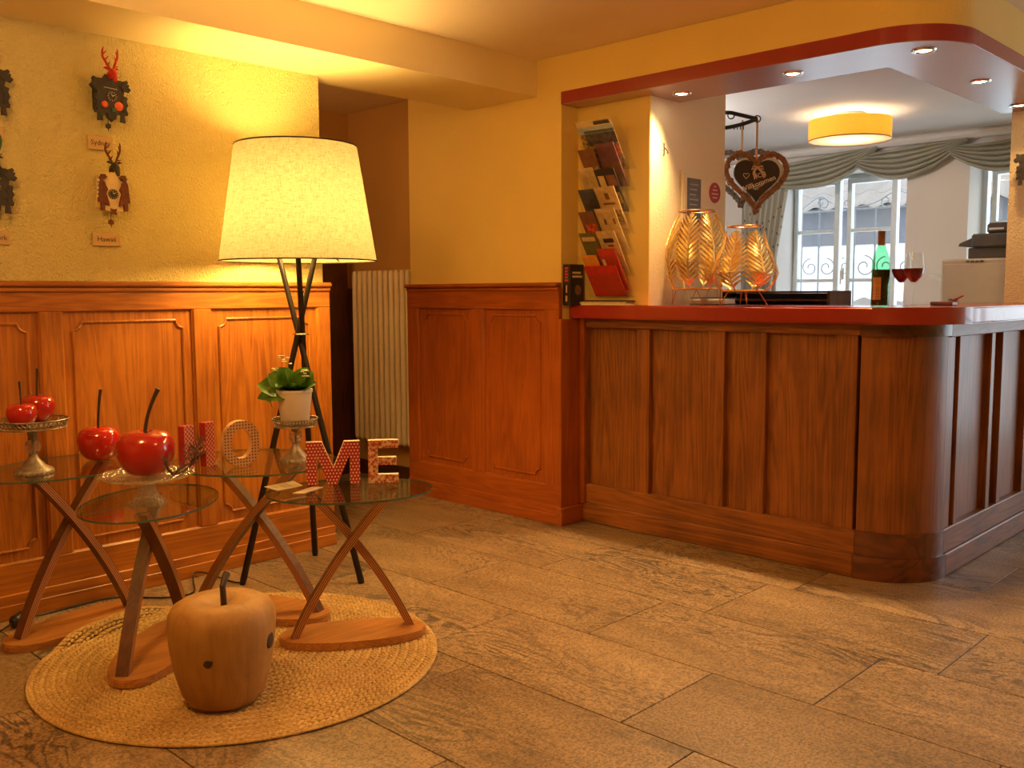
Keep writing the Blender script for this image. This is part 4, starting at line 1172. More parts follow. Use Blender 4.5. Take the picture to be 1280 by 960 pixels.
def brochure(label, k, y0, y1, mat, zo=0.0, hh=.205, extra=None, dx=0.0, th=.004):
    """y0 is the left edge seen from the room (larger Y)"""
    zb = 0.010 + 0.1075 * k + zo
    lean = DT.x * .9 / .21 * hh
    base = RO + Vector((-.019 + dx, 0, zb))
    t = thing('brochure', label, 'brochure', base, 0, 'brochures in the rack')
    def panel(u0, u1, v0, v1, off, m, nm):
        bm = BM()
        yy0, yy1 = y0 + (y1 - y0) * u0, y0 + (y1 - y0) * u1
        P = [(lean * v0 - off, yy0, hh * v0), (lean * v0 - off, yy1, hh * v0), (lean * v1 - off, yy1, hh * v1), (lean * v1 - off, yy0, hh * v1)]
        a = th if off == 0 else .0006
        v = [bm.verts.new(q) for q in P] + [bm.verts.new((q[0] - a, q[1], q[2])) for q in P]
        for f in ((0, 1, 2, 3), (7, 6, 5, 4), (0, 4, 5, 1), (1, 5, 6, 2), (2, 6, 7, 3), (3, 7, 4, 0)): bm.faces.new([v[i] for i in f])
        return obj(nm, bm, m, t)
    panel(0, 1, 0, 1, 0, mat, 'cover')
    for (u0, u1, v0, v1, m) in (extra or []): panel(u0, u1, v0, v1, th + .0002, m, 'print_block')
    return t
brochure('tall top brochure with hills and poppies photo under white title band', 6, .112, -.110, 'photo1', hh=.235, extra=[(0, 1, .88, 1.0, 'pr_cream'), (0, 1, .74, .88, 'sky_print'), (.15, 1, .52, .80, 'hill_print'), (.65, .95, .30, .46, 'poppy_print'), (.5, .95, .90, .97, 'pr_dark')])
brochure('brown photo brochure at left of second tier', 5, .112, .010, 'pr_brown', extra=[(.1, .9, .3, .6, 'photo1')])
brochure('plum coloured brochure at right of second tier', 5, .002, -.115, 'pr_plum', extra=[(.05, .95, .1, .55, 'pr_brown')], zo=.02)
brochure('cream leaflet with small prints at left of third tier', 4, .112, .015, 'pr_cream', extra=[(.12, .4, .62, .8, 'pr_tan'), (.55, .9, .66, .8, 'pr_tan')], zo=.015)
brochure('dark photo brochure at right of third tier', 4, .008, -.118, 'pr_dark', extra=[(.1, .4, .55, .85, 'pr_tan'), (.5, .95, .6, .85, 'pr_brown'), (.5, .9, .2, .45, 'photo1')])
brochure('navy brochure at left of fourth tier', 3, .110, .012, 'pr_navy', extra=[(.2, .8, .45, .75, 'hill_print')], zo=.015)
brochure('cream brochure with emblem at right of fourth tier', 3, .005, -.120, 'pr_tan', extra=[(.4, .6, .7, .85, 'pr_brown'), (.2, .8, .58, .63, 'pr_brown'), (.3, .95, .1, .45, 'photo1')], zo=.02)
brochure('grey brochure with red flower at left of fifth tier', 2, .108, .010, 'pr_brown', extra=[(.2, .85, .35, .7, 'poppy_print')], zo=.01)
brochure('pale brochure with two small marks at right of fifth tier', 2, .003, -.122, 'pr_tan', extra=[(.3, .4, .62, .75, 'pr_navy'), (.75, .85, .62, .75, 'pr_brown')], zo=.02)
brochure('olive brochure at left of sixth tier', 1, .105, .000, 'pr_olive', extra=[(.4, .7, .2, .45, 'pr_brown'), (.1, .9, .8, .9, 'pr_tan')], zo=.01)
brochure('cream brochure with dark title at right of sixth tier', 1, -.008, -.125, 'pr_cream', extra=[(.25, .8, .72, .82, 'pr_dark'), (.4, .7, .62, .67, 'pr_brown')], zo=.015)
brochure('orange slip behind the red brochure in bottom pocket', 0, .098, .000, 'pr_orange', zo=.02, hh=.19, dx=.005)
brochure('small scarlet card at right behind red brochure in bottom pocket', 0, -.012, -.125, 'pr_scar', zo=.03, hh=.21, dx=.005, extra=[(.1, .25, .55, .75, 'paper')])
brochure('wide plain red brochure at front of bottom pocket', 0, .088, -.118, 'pr_red', zo=.0, hh=.155, dx=-.008)

# black book standing at the end, flat leaflets below the rack
bk = thing('black_book', 'thick black book standing upright at left end of red counter', 'book', (3.86, 3.282, ZS))
obj('cover', bbox(-.052, .058, -.026, .026, 0, .215, .002), 'black', bk)
bm = BM(); box(bm, -.044, .0585, -.022, .022, .003, .212); obj('page_block', bm, 'pr_navy', bk)
bm = BM()
for k in range(5): box(bm, -.0535, -.052, -.012 + .003 * (k % 2), .012, .125 + .016 * k, .136 + .016 * k)
obj('spine_title', bm, 'pr_scar', bk)
bm = BM(); box(bm, -.0535, -.052, -.004, .004, .065, .105); box(bm, -.0535, -.052, -.006, .006, .02, .05); obj('spine_mark', bm, 'side_pink', bk)
bm = BM()
for z, w in ((.165, .07), (.145, .085)): 
    for k in range(6): box(bm, -.035 + w / 6 * k, -.035 + w / 6 * (k + .75), -.0272, -.026, z, z + .011)
obj('cover_title', bm, 'side_cream', bk)
bm = BM(); lathe(bm, [(0, .001), (.026, .001), (.026, 0), (0, 0)], 20); bmesh.ops.transform(bm, matrix=basis((.01, -.026, .08), (1, 0, 0), (0, 0, 1), (0, -1, 0)), verts=bm.verts); obj('cover_emblem', bm, 'pr_brown', bk)
for i, (z, m, dy) in enumerate(((0, 'paper', 0), (.009, 'pr_cream', .008), (.018, 'pr_dark', -.004))):
    o = obj('magazine', bbox(3.868, 3.932, 2.93 + dy, 3.235 + dy, ZS + z, ZS + z + .0085, .001), m)
    tag(o, ['bottom pale magazine lying flat under the brochure rack', 'middle cream magazine in the flat stack under brochure rack', 'top dark magazine in the flat stack under brochure rack'][i], 'magazine', 'flat magazines under the rack')

# ------------------------------------------------------------------ leaf lanterns
def lantern(label, x, y, prof, zl, nleaf, rot, leaf_w, group='gold leaf lanterns', nb=26, mat='brass_gold', legs=3, hairpin=True, z_leaf=(0.03, 0.97)):
    """prof: list of (z, r) of the body above the legs"""
    t = thing('leaf_lantern', label, 'lantern', (x, y, ZS), rot, group)
    def rad(z):
        for (z0, r0), (z1, r1) in zip(prof[:-1], prof[1:]):
            if z <= z1:
                q = (z - z0) / (z1 - z0); q = q * q * (3 - 2 * q) * .4 + q * .6
                return r0 + (r1 - r0) * q
        return prof[-1][1]
    zb, zt = prof[0][0], prof[-1][0]
    for z, m in ((zb, mat), (zt, 'copper')):
        bm = BM(); r = rad(z); tube(bm, [(r * cos(2 * pi * i / 40), r * sin(2 * pi * i / 40), z) for i in range(40)], .0042, 6, True); obj('ring', bm, m, t, True)
    z0, z1 = zb + (zt - zb) * z_leaf[0], zb + (zt - zb) * z_leaf[1]
    def sp(a, z, dr=0): r = rad(z) + dr; return (r * cos(a), r * sin(a), z)
    for k in range(nleaf):
        a0 = 2 * pi * k / nleaf
        dr = .002 if k % 2 else -.002
        bm = BM()
        tube(bm, [sp(a0, zb + (z1 - zb) * i / 10, dr + .002) for i in range(11)], .0046, 5)
        bw = (z1 - z0) / nb * .60
        for i in range(nb):
            q = (i + .5) / nb
            wz = leaf_w * (sin(pi * min(1, q * .86 + .14)) ** .55)
            za = z0 + (z1 - z0) * q * .96
            rise = .058 * (zt - zb) / .34
            for s_ in (1, -1):
                rows = []
                for j in range(5):
                    f = j / 4
                    zz = min(z1 + .012, za + rise * f ** .9 * (wz / leaf_w)); a = a0 + s_ * wz * f
                    hw = bw * .5 * (1 if j < 3 else (.8 if j == 3 else .25))
                    rows.append([bm.verts.new(sp(a, max(zb, min(zt, zz + h_)), dr + d_)) for d_ in (0, .0022) for h_ in (-hw, hw)])
                for A, B in zip(rows[:-1], rows[1:]):
                    for (p, r_) in ((0, 1), (1, 3), (3, 2), (2, 0)): bm.faces.new((A[p], A[r_], B[r_], B[p]))
        obj('leaf', bm, mat, t, False)
    # legs
    r = rad(zb)
    for k in range(4):
        a = 2 * pi * k / 4 + .55
        bm = BM()
        if hairpin: tube(bm, [(r * cos(a - .28), r * sin(a - .28), zb), (r * 1.06 * cos(a), r * 1.06 * sin(a), .003), (r * cos(a + .28), r * sin(a + .28), zb)], .0022, 5)
        else: tube(bm, [(r * .72 * cos(a - .06), r * .72 * sin(a - .06), zb), (r * 1.18 * cos(a), r * 1.18 * sin(a), .003), (r * .72 * cos(a + .06), r * .72 * sin(a + .06), zb)], .0022, 5)
        obj('wire_leg', bm, 'copper', t)
    bm = BM(); lathe(bm, [(0, zb + .001), (r, zb + .001), (r, zb + .006), (0, zb + .006)], 32); obj('base_plate', bm, mat, t)
    return t
lantern('taller wide gold leaf lantern on hairpin legs on red counter', 4.11, 2.674, [(.082, .118), (.14, .148), (.22, .160), (.30, .155), (.38, .130), (.470, .092)], .082, 8, .30, .46, nb=14)
lantern('smaller round gold leaf lantern right of the tall lantern on counter', 3.99, 2.335, [(.072, .095), (.11, .138), (.155, .154), (.22, .132), (.30, .098), (.372, .078)], .072, 6, .12, .53, nb=13, hairpin=False, z_leaf=(.02, .93))
o = thing('leaflet_tray', 'low wire tray of white leaflets behind taller lantern on the counter', 'tray', (4.31, 2.70, ZS))
obj('leaflets', bbox(-.05, .05, -.10, .10, .004, .030, .002), 'white', o)
bm = BM()
for z in (.003, .036): tube(bm, [(-.056, -.106, z), (.056, -.106, z), (.056, .106, z), (-.056, .106, z)], .002, 5, True)
obj('wire_frame', bm, 'iron', o)

# ------------------------------------------------------------------ bottle, glasses
bt = thing('wine_bottle', 'green wine bottle with tan label on the red counter', 'bottle', (4.02, 1.694, ZS))
bm = BM(); lathe(bm, [(0, .002), (.036, 0), (.0375, .006), (.0375, .185), (.034, .205), (.022, .240), (.0155, .262), (.0145, .318), (0, .318)], 32); obj('glass_body', bm, 'bottle_green', bt, True)
bm = BM(); lathe(bm, [(0, .006), (.0352, .006), (.0352, .158), (0, .158)], 32); obj('wine', bm, 'wine_dark', bt, True)
bm = BM()
n = 8
a0, a1 = radians(150), radians(206)
for i in range(n):
    p, q = a0 + (a1 - a0) * i / n, a0 + (a1 - a0) * (i + 1) / n
    r = .0379
    v = [bm.verts.new((r * cos(p), r * sin(p), .03)), bm.verts.new((r * cos(q), r * sin(q), .03)), bm.verts.new((r * cos(q), r * sin(q), .125)), bm.verts.new((r * cos(p), r * sin(p), .125))]
    bm.faces.new(v)
bmesh.ops.solidify(bm, geom=bm.faces[:], thickness=-.0004)
lb = obj('label', bm, 'label_tan', bt)
bm = BM()
for z in (.045, .054, .07, .08, .1):
    p, q = radians(160), radians(196)
    r = .0384; m_ = [(r * cos(p + (q - p) * i / 4), r * sin(p + (q - p) * i / 4), z) for i in range(5)]
    tube(bm, m_, .0008, 4)
obj('label_print', bm, 'capsule', lb)
bm = BM(); lathe(bm, [(.0158, .262), (.0158, .312), (.0165, .314), (.0165, .322), (.0, .323)], 24); obj('capsule', bm, 'capsule', bt, True)
def wine_glass(label, x, y):
    t = thing('wine_glass', label, 'wine glass', (x, y, ZS), 0, 'wine glasses beside the bottle')
    bm = BM(); lathe(bm, [(0, .0), (.036, 0), (.036, .002), (.012, .006), (.0045, .014), (.004, .09), (.010, .102), (.030, .125), (.040, .150), (.040, .168), (.033, .225)], 36); obj('glass', bm, 'clear_glass', t, True)
    bm = BM(); lathe(bm, [(0, .102), (.0095, .104), (.029, .127), (.0385, .150), (.039, .160), (0, .160)], 36); obj('wine', bm, 'wine', t, True)
wine_glass('glass of red wine nearest the green bottle', 4.06, 1.622)
wine_glass('glass of red wine furthest right of the bottle', 3.985, 1.540)
pt_ = thing('pen_tray', 'small dark red card tray holding a pen at counter corner', 'tray', (4.50, 1.60, ZS))
obj('dish', bbox(-.035, .035, -.05, .05, 0, .018, .004), 'pr_plum', pt_)
bm = BM(); cyl(bm, (.0, -.03, .018), (.0, -.085, .045), .004, 8); obj('pen', bm, 'red_sign', pt_)

# ------------------------------------------------------------------ pillar wall: notice board, hook
nb = thing('notice_panel', 'flush white panel with grey notice and red round sticker on pillar side', 'panel', (4.42, 2.845, 1.62))
obj('frame', bbox(-.212, .208, -.014, -.001, -.27, .262, .003), 'plaster_cream', nb)
obj('door', bbox(-.198, .194, -.018, -.013, -.256, .248, .002), 'plaster_cream', nb)
gn = obj('notice', bbox(-.176, -.050, -.021, -.018, -.02, .225, .001), 'grey_sign', nb)
bm = BM()
for k in range(6): box(bm, -.155, -.075 - .012 * (k % 3), -.0216, -.021, .19 - .026 * k, .196 - .026 * k)
obj('notice_lines', bm, 'beige', gn)
bm = BM(); lathe(bm, [(0, .002), (.055, .002), (.055, 0), (0, 0)], 28); bmesh.ops.transform(bm, matrix=basis((.088, -.0185, .165), (1, 0, 0), (0, 0, 1), (0, -1, 0)), verts=bm.verts); rs = obj('sticker', bm, 'red_sign', nb)
bm = BM()
for k, w in enumerate((.02, .045, .06, .04)): box(bm, .088 - w / 2, .088 + w / 2, -.0215, -.0205, .195 - .02 * k, .203 - .02 * k)
obj('sticker_print', bm, 'side_pink', rs)
hk = thing('coat_hook', 'small metal hook on the cream pillar side', 'hook', (4.05, 2.845, 1.972))
obj('hook_plate', bbox(-.008, .008, -.005, 0, -.03, .03, .002), 'chrome', hk)
bm = BM(); tube(bm, smooth_path([(0, -.004, .01), (0, -.02, -.005), (0, -.028, -.015), (0, -.024, -.024)]), .003, 6); obj('hook_arm', bm, 'chrome', hk, True)

# ------------------------------------------------------------------ heart signs and bracket
HX, HY = 4.790, 2.738
br = thing('iron_bracket', 'black wrought iron swing bracket on the pillar end above hearts', 'bracket', (4.634, 2.90, 2.19))
obj('wall_plate', bbox(0.0, .008, -.03, .03, -.09, .09, .002), 'iron', br)
tip = (HX - 4.634 , HY - 2.90, .012)
bm = BM(); tube(bm, [(.006, .0, .05), (.05, -.06, .045), tip], .011, 8); obj('upper_arm', bm, 'iron', br, True)
bm = BM(); tube(bm, smooth_path([(.006, 0, -.04), (.06, -.05, -.03), (.11, -.11, -.012), tip]), .011, 8); obj('lower_arm', bm, 'iron', br, True)
for p in (tip, (.05, -.06, .03)):
    bm = BM(); tube(bm, [(p[0] + .018 * cos(2 * pi * i / 16) * .7, p[1] - .018 * cos(2 * pi * i / 16) * .7, p[2] + .018 * sin(2 * pi * i / 16)) for i in range(16)], .0035, 6, True); obj('ring', bm, 'iron', br, True)
bm = BM()
for k in range(4): tube(bm, [(.07 + .012 * k, -.07 - .012 * k, -.02), (.07 + .012 * k, -.07 - .012 * k, -.045)], .003, 5)
obj('scroll_drops', bm, 'iron', br)
def heart_pt(q):
    x = 16 * sin(q) ** 3; y = 13 * cos(q) - 5 * cos(2 * q) - 2 * cos(3 * q) - cos(4 * q)
    return x / 16, y / 16
def heart_sign(label, x, y, z, ang, s, wmat, board, ribz, group='hanging heart signs'):
    t = thing('heart_sign', label, 'heart sign', (x, y, z), ang, group)
    # local x right, z up, -y towards the room
    bm = BM(); rnd = random.Random(int(s * 1000) + len(label))
    N = 64
    base = [(s * heart_pt(2 * pi * i / N)[0], 0, s * heart_pt(2 * pi * i / N)[1]) for i in range(N)]
    tube(bm, base, .015, 7, True)
    for i in range(170):
        h = heart_pt(2 * pi * i / 170); a = rnd.uniform(0, 2 * pi)
        ball(bm, (s * h[0] + .012 * cos(a), .013 * sin(a * 1.7), s * h[1] + .012 * sin(a)), rnd.uniform(.007, .0115), 1, 1, 1, 6, 4)
    obj('wreath', bm, wmat, t, True)
    if board:
        M = basis((0, -.004, -.004), (1, 0, 0), (0, 0, 1), (0, -1, 0))
        k = s * .76
        bm = BM(); prism(bm, [(k * heart_pt(2 * pi * i / 48)[0], k * heart_pt(2 * pi * i / 48)[1]) for i in range(48)], -.006, .006, M); bd = obj('chalkboard', bm, 'slate', t)
        # pale second heart edge behind
        bm = BM(); M2 = basis((.014, .010, .006), (1, 0, 0), (0, 0, 1), (0, -1, 0)); prism(bm, [(k * 1.06 * heart_pt(2 * pi * i / 48)[0], k * 1.06 * heart_pt(2 * pi * i / 48)[1]) for i in range(48)], -.004, .004, M2); obj('backing_heart', bm, 'white', t)
        Rt = Matrix.Rotation(radians(20), 4, 'Z')
        for s_, sz, px, pz in (('lich', .056, .014, .018), ('Willkommen', .040, .008, -.032)):
            me = text_mesh(s_, sz, .0006); me.transform(M @ Matrix.Translation(Vector((px, pz, .0065))) @ Rt); link('chalk_lettering', me, 'chalk', bd)
        bm = BM(); c = [(-.060 + .017 * heart_pt(2 * pi * i / 20)[0], -.0115, .008 + .017 * heart_pt(2 * pi * i / 20)[1]) for i in range(20)]; tube(bm, c, .0015, 4, True)
        tube(bm, smooth_path([(-.02, -.0115, -.066), (-.01, -.0115, -.052), (.035, -.0115, -.036), (.03, -.0115, -.046), (-.012, -.0115, -.064), (.0, -.0115, -.067), (.012, -.0115, -.060)]), .0013, 4); obj('chalk_drawing', bm, 'chalk', bd)
        bm = BM()
        zt = s * heart_pt(0)[1] - .004
        for sx, L in ((-1, .03), (1, .04)):
            tube(bm, [(0, -.020, zt), (sx * .022, -.026, zt - .022), (sx * L * .7 + .012, -.022, zt - .052)], [.004, .008, .010], 6)
            tube(bm, [(0, -.020, zt), (sx * .024, -.028, zt + .008), (sx * .034, -.024, zt - .008), (0, -.022, zt - .004)], [.004, .006, .006, .003], 6)
        ball(bm, (0, -.022, zt), .009); obj('bow', bm, 'ribbon', t, True)
    bm = BM(); zt = s * heart_pt(0)[1]
    box(bm, -.006, .006, -.001, .001, zt, ribz); obj('hanging_ribbon', bm, 'ribbon', t)
    return t
heart_sign('front grass heart wreath with chalkboard reading lich Willkommen', HX, HY, 1.884, radians(-42), .172, 'wreath', True, .312)
heart_sign('grey twig heart hanging half hidden behind the chalkboard heart', 4.843, 2.862, 1.918, radians(-60), .165, 'wreath_grey', False, .300)

# ------------------------------------------------------------------ office: ceiling drum, windows, curtains, copier
DX, DY = 6.30, 2.90
dl = thing('drum_ceiling_light', 'lit amber fabric drum ceiling light in the office', 'ceiling light', (DX, DY, 2.448))
bm = BM(); lathe(bm, [(.268, -.045), (.268, -.178)], 56); obj('drum_shade', bm, 'drum_fabric', dl, True)
bm = BM(); lathe(bm, [(0, -.176), (.264, -.176)], 56); obj('diffuser', bm, 'diffuser', dl, True)
bm = BM(); tube(bm, [(.268 * cos(2 * pi * i / 56), .268 * sin(2 * pi * i / 56), -.178) for i in range(56)], .004, 5, True); obj('lower_rim', bm, 'capsule', dl, True)
bm = BM(); lathe(bm, [(0, 0), (.09, 0), (.09, -.03), (0, -.03)], 24); obj('ceiling_rose', bm, 'white', dl)
bm = BM()
for k in range(3): a = 2 * pi * k / 3; cyl(bm, (.07 * cos(a), .07 * sin(a), -.025), (.266 * cos(a), .266 * sin(a), -.06), .003, 6)
obj('spokes', bm, 'chrome', dl)
lamp('drum_lamp', 'POINT', (0, 0, -.10), 15, (1.0, 0.76, 0.48), 0.08, dl)

def window(name, y0, y1, xf, glazing, zb, zt, bars, handle=None):
    t = thing(name, 'x', 'x'); del t['label'], t['category']; t['kind'] = 'structure'
    t.location = (xf, 0, 0)
    f = BM()
    for a in ((-.03, .05, y0, y0 + .035, zb, zt + .08), (-.03, .05, y1 - .035, y1, zb, zt + .08), (-.03, .05, y0, y1, zt + .045, zt + .08)): box(f, *a)
    obj('frame', f, 'white_paint', t)
    for (g0, g1) in glazing:
        s = BM()
        for a in ((-.04, .02, g0 - .045, g0, zb, zt + .04), (-.04, .02, g1, g1 + .036, zb, zt + .04), (-.04, .02, g0, g1, zt, zt + .04), (-.04, .02, g0, g1, zb, zb + .12)): box(s, *a)
        sh_ = obj('sash', s, 'white_paint', t)
        for z in bars:
            obj('glazing_bar', bbox(-.034, .014, g0, g1, z - .014, z + .014, .003), 'white_paint', sh_)
        zs = [zb + .12] + sorted(bars) + [zt]
        for za, zc_ in zip(zs[:-1], zs[1:]):
            bm = BM(); box(bm, -.012, -.008, g0, g1, za + .012, zc_ - .012); obj('pane', bm, 'clear_glass', sh_)
    if handle:
        bm = BM(); box(bm, -.048, -.040, handle[0] - .014, handle[0] + .014, handle[1] - .05, handle[1] + .05); cyl(bm, (-.045, handle[0], handle[1] + .02), (-.075, handle[0], handle[1] + .02), .007, 8); cyl(bm, (-.075, handle[0], handle[1] + .025), (-.075, handle[0], handle[1] - .09), .007, 8); obj('handle', bm, 'white', t, True)
    return t
window('window_1', 3.016, 4.13, 7.93, [(3.253, 3.597), (3.747, 4.085)], 0.04, 2.165, [1.345, 1.770], (3.66, 1.40))
window('window_2', 1.60, 2.55, 7.93, [(1.70, 2.03), (2.12, 2.441)], 0.04, 2.140, [1.345, 1.770], None)
window('window_3', -2.6, 1.2, 8.0, [(-2.5, -1.35), (-1.22, -.12), (.01, 1.1)], 0.02, 2.25, [1.0], None)

def swag(label, top, bot, folds, seed):
    """top/bottom edge as lists of (y, z); folds ride between them"""
    T = smooth_path([(0, y, z) for y, z in top], 8); B = smooth_path([(0, y, z) for y, z in bot], 8)
    def samp(P, u):
        f = u * (len(P) - 1); i = min(int(f), len(P) - 2); return P[i].lerp(P[i + 1], f - i)
    bm = BM(); NU, NV = 44, 56
    g = []
    for i in range(NU + 1):
        u = i / NU; a = samp(T, u); b = samp(B, u); row = []
        span = (a - b).length
        for j in range(NV + 1):
            v = j / NV
            p = a.lerp(b, v)
            ph = v * folds * 2 * pi + .8 * sin(u * 3 + seed)
            amp = .030 * min(1, span / .12 + .25)
            p = Vector((-.045 - .03 * sin(pi * v) - amp * (.5 + .5 * sin(ph)), p.y, p.z + .006 * cos(ph)))
            row.append(bm.verts.new(p))
        g.append(row)
    for i in range(NU):
        for j in range(NV): bm.faces.new((g[i][j], g[i + 1][j], g[i + 1][j + 1], g[i][j + 1]))
    o = obj('curtain_swag', bm, 'swag', None, True)
    for p in o.data.polygons: p.use_smooth = True
    o.location = (7.585, 0, 0)
    tag(o, label, 'curtain', 'draped swags above the office windows')
    return o
swag('sage green draped swag at left above the glazed door', [(4.30, 2.325), (3.95, 2.335), (3.60, 2.37), (3.225, 2.395)], [(4.30, 2.19), (4.02, 2.125), (3.78, 2.115), (3.58, 2.14), (3.40, 2.23), (3.225, 2.385)], 5.5, 0)
swag('middle sage green swag, between the two office windows', [(3.36, 2.335), (3.10, 2.355), (2.85, 2.372), (2.545, 2.385)], [(3.40, 2.25), (3.25, 2.165), (3.06, 2.125), (2.86, 2.165), (2.70, 2.25), (2.545, 2.375)], 5.5, 1)
swag('right sage green swag above the window beside the pillar', [(2.66, 2.335), (2.35, 2.33), (2.10, 2.365), (1.78, 2.385)], [(2.68, 2.28), (2.52, 2.18), (2.34, 2.125), (2.15, 2.14), (1.96, 2.23), (1.78, 2.375)], 5.5, 2)
bm = BM(); cyl(bm, (7.55, 1.72, 2.392), (7.55, 4.45, 2.392), .010, 8); o = obj('curtain_rail', bm, 'white'); tag(o, 'thin white curtain rail along office wall behind the swags', 'curtain rail')

bm = BM(); NU, NV = 90, 22
for gi in range(1):
    g = []
    for i in range(NU + 1):
        u = i / NU; row = []
        for j in range(NV + 1):
            v = j / NV; z = 0.02 + 2.28 * v
            wR = 3.985 + .165 * max(0, (2.2 - z)) ** 1.0 * (1 if z > 1.0 else 0) + (0.198 if z <= 1.0 else 0)
            wL = 4.44
            y = wL + (wR - wL) * u
            row.append(bm.verts.new((7.535 + .028 * sin(u * 2 * pi * 8) * (1 + .2 * sin(v * 5)), y, z)))
        g.append(row)
    for i in range(NU):
        for j in range(NV): bm.faces.new((g[i][j], g[i + 1][j], g[i + 1][j + 1], g[i][j + 1]))
o = obj('window_curtain', bm, 'curtain', None, True)
for p in o.data.polygons: p.use_smooth = True
tag(o, 'pale sprigged curtain gathered to the left of the glazed door', 'curtain')

# desk and organiser
dk = thing('office_desk', 'office desk hidden behind the counter carrying the dark organiser', 'desk', (4.95, 2.45, 0))
obj('desktop', bbox(-.30, .30, -.55, .60, .72, .75, .004), 'beige', dk)
for sx in (-.27, .27):
    for sy in (-.52, .57): obj('leg', bbox(sx - .02, sx + .02, sy - .02, sy + .02, 0, .72, .002), 'carbon', dk)
og = thing('desk_organiser', 'wide dark brown desk organiser with shelves behind the smaller lantern', 'organiser', (4.86, 2.62, .751))
obj('side', bbox(-.13, .13, -.36, -.345, 0, .503, .002), 'wood_dark', og); obj('side', bbox(-.13, .13, .345, .36, 0, .503, .002), 'wood_dark', og)
for z in (0.0, .12, .24, .36, .405, .448, .491): obj('shelf', bbox(-.13, .13, -.345, .345, z, z + .011, .001), 'wood_dark', og)
obj('back', bbox(.118, .13, -.345, .345, .011, .49, 0), 'wood_dark', og)

cpz = thing('photocopier', 'beige office photocopier with charcoal scanner lid beside the pillar', 'copier', (6.25, 1.84, 0))
obj('body', bbox(-.30, .32, -.10, .302, .03, 1.440, .012), 'beige', cpz)
obj('rear_panel', bbox(-.308, -.299, -.095, .285, .10, 1.41, .006), 'beige', cpz)
bm = BM()
for k in range(4): box(bm, -.312, -.306, .055 + .026 * k, .075 + .026 * k, 1.418, 1.428)
obj('vent', bm, 'carbon', cpz)
bm = BM()
for k in range(2):
    for j in range(3): box(bm, -.312, -.307, .195 + .028 * k, .217 + .028 * k, 1.17 + .012 * j, 1.178 + .012 * j)
obj('warning_label', bm, 'carbon', cpz)
obj('recess_grip', bbox(-.314, -.306, -.09, -.055, 1.30, 1.385, .003), 'beige', cpz)
obj('scanner_base', bbox(-.25, .30, -.10, .165, 1.440, 1.505, .006), 'carbon', cpz)
sl = obj('scanner_lid', bbox(-.28, .30, -.10, .140, 1.505, 1.585, .010), 'carbon', cpz)
bm = BM(); prism(bm, [(.140, 1.575), (.232, 1.535), (.238, 1.518), (.14, 1.507)], -.20, .25, basis((0, 0, 0), (0, 1, 0), (0, 0, 1), (1, 0, 0))); obj('control_panel', bm, 'carbon', sl)
obj('document_feeder', bbox(-.22, .28, -.10, .075, 1.587, 1.650, .012), 'carbon', cpz)
obj('feeder_slot', bbox(-.225, -.21, -.02, .06, 1.608, 1.620, .001), 'white', cpz)
bm = BM(); prism(bm, [(.303, 1.270), (.303, 1.298), (.445, 1.358), (.485, 1.355), (.465, 1.335)], -.18, .2, basis((0, 0, 0), (0, 1, 0), (0, 0, 1), (1, 0, 0))); obj('paper_tray', bm, 'white', cpz)
for sx in (-.25, .25):
    bm = BM(); cyl(bm, (sx, -.05, .025), (sx, .25, .025), .025, 12); obj('castor', bm, 'black', cpz)

# ------------------------------------------------------------------ outside: balcony railing and neighbouring house
sbox('trim_balcony', 'house_wall', 7.98, 8.55, 2.8, 4.6, -.1, .05)
rl = thing('balcony_railing', 'grey wrought iron balcony railing with scrolls outside the glazed door', 'railing', (8.35, 3.65, 0.0))
bm = BM(); cyl(bm, (0, -.75, 1.985), (0, .75, 1.985), .010, 6); obj('top_bar', bm, 'rail_iron', rl)
bm = BM(); cyl(bm, (0, -.75, .15), (0, .75, .15), .010, 6); obj('lower_bar', bm, 'rail_iron', rl)
ys = [-.60, -.43, -.26, -.07, .12, .30, .46, .63]
for i, y in enumerate(ys):
    bm = BM(); top = 2.10 if i in (2, 6) else 1.985
    cyl(bm, (0, y, .05), (0, y, top), .0085, 6)
    for k in range(7):
        z = 1.66 + .022 * k
        tube(bm, [(0, y - .010, z), (0.006, y, z + .008), (0, y + .010, z + .016)], .006, 5)
    if top > 2: ball(bm, (0, y, top), .016, 1, 1, 1, 8, 6)
    obj('baluster', bm, 'rail_iron', rl, True)
def spiral(cx, cz, r, a0, turns, s_=1, n=26):
    return [(0, cx + r * (1 - .78 * i / n) * cos(a0 + s_ * turns * 2 * pi * i / n), cz + r * (1 - .78 * i / n) * sin(a0 + s_ * turns * 2 * pi * i / n)) for i in range(n + 1)]
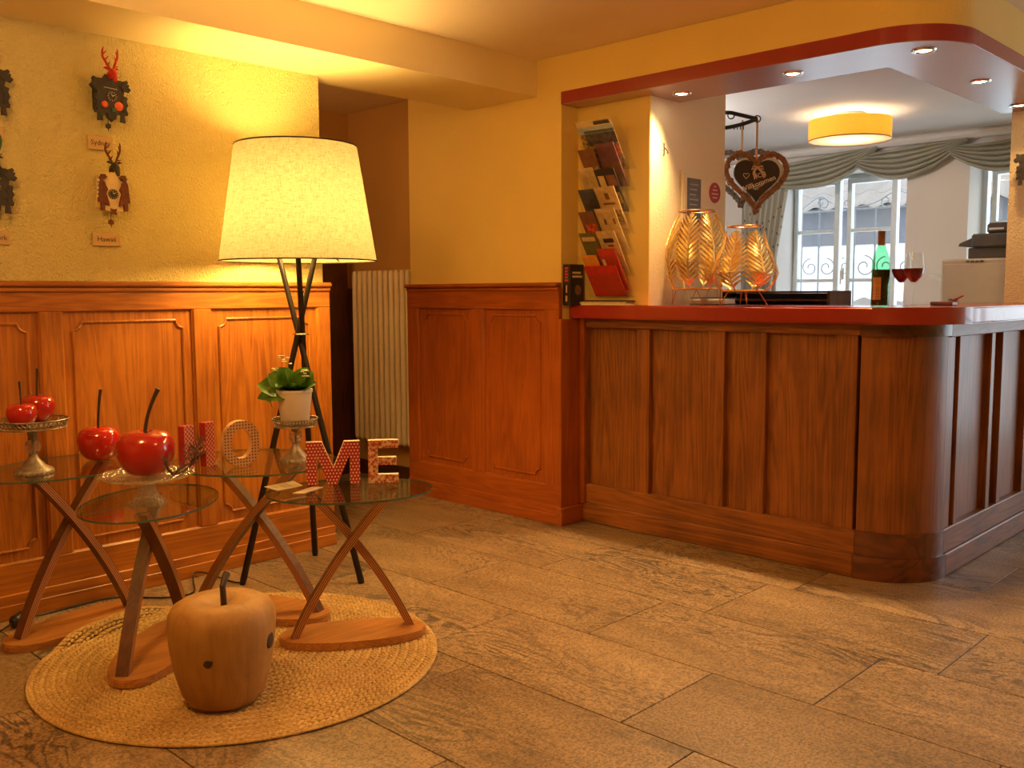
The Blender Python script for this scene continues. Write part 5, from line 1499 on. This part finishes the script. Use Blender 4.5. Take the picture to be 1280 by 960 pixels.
for (cx, cz, r, a0, tn, s_) in ((-.35, 1.47, .085, pi / 2, 1.3, 1), (-.165, 1.47, .085, pi / 2, 1.3, -1), (.02, 1.47, .10, pi / 2, 1.3, 1), (.21, 1.47, .085, pi / 2, 1.3, -1), (.38, 1.47, .085, pi / 2, 1.3, 1), (.54, 1.47, .085, pi / 2, 1.3, -1), (-.16, 2.04, .06, pi, 1.2, 1), (.20, 2.04, .06, 0, 1.2, -1), (.42, 2.05, .06, 0, 1.2, 1), (-.42, 2.04, .06, 0, 1.2, -1)):
    bm = BM(); tube(bm, spiral(cx, cz, r, a0, tn, s_), .006, 5); obj('scroll', bm, 'rail_iron', rl, True)
bm = BM(); tube(bm, smooth_path([(0, -.60, 1.99), (0, -.45, 2.03), (0, -.26, 2.12), (0, -.05, 2.03), (0, .2, 2.0), (0, .35, 2.06), (0, .46, 2.12), (0, .63, 2.02)]), .006, 5); obj('crest', bm, 'rail_iron', rl, True)

nh = thing('neighbour_house', 'pale house with tiled eaves seen through the office windows', 'house', (16, 6, 0))
obj('wall', bbox(0, 3, -6, 7, -3.0, 2.05, 0), 'house_wall', nh)
obj('board_band', bbox(-.05, 0.0, -6, 7, 2.05, 2.70, 0), 'house_grey', nh)
bm = BM(); box(bm, 0, 3, -6, 7, 2.05, 2.9); obj('eaves', bm, 'house_grey', nh)
def tiles(parent, y0, y1, x0, z0, dx, dz, nrows):
    for r in range(nrows):
        bm = BM(); n = int((y1 - y0) / .06)
        pr = []
        for i in range(n + 1):
            y = y0 + (y1 - y0) * i / n
            w = .035 * sin(2 * pi * y / .42)
            pr.append((bm.verts.new((x0 + dx * r, y, z0 + dz * r + w)), bm.verts.new((x0 + dx * (r + 1.1), y, z0 + dz * (r + 1.1) + w - .01)), bm.verts.new((x0 + dx * r, y, z0 + dz * r + w - .05))))
        for a, b in zip(pr[:-1], pr[1:]):
            bm.faces.new((a[0], b[0], b[1], a[1])); bm.faces.new((a[2], b[2], b[0], a[0]))
        obj('tile_course', bm, 'roof_tile', parent)
tiles(nh, -6, 7, -.35, 2.72, .28, .22, 12)
tiles(nh, -1, 2.5, -1.2, .55, .25, .14, 4)
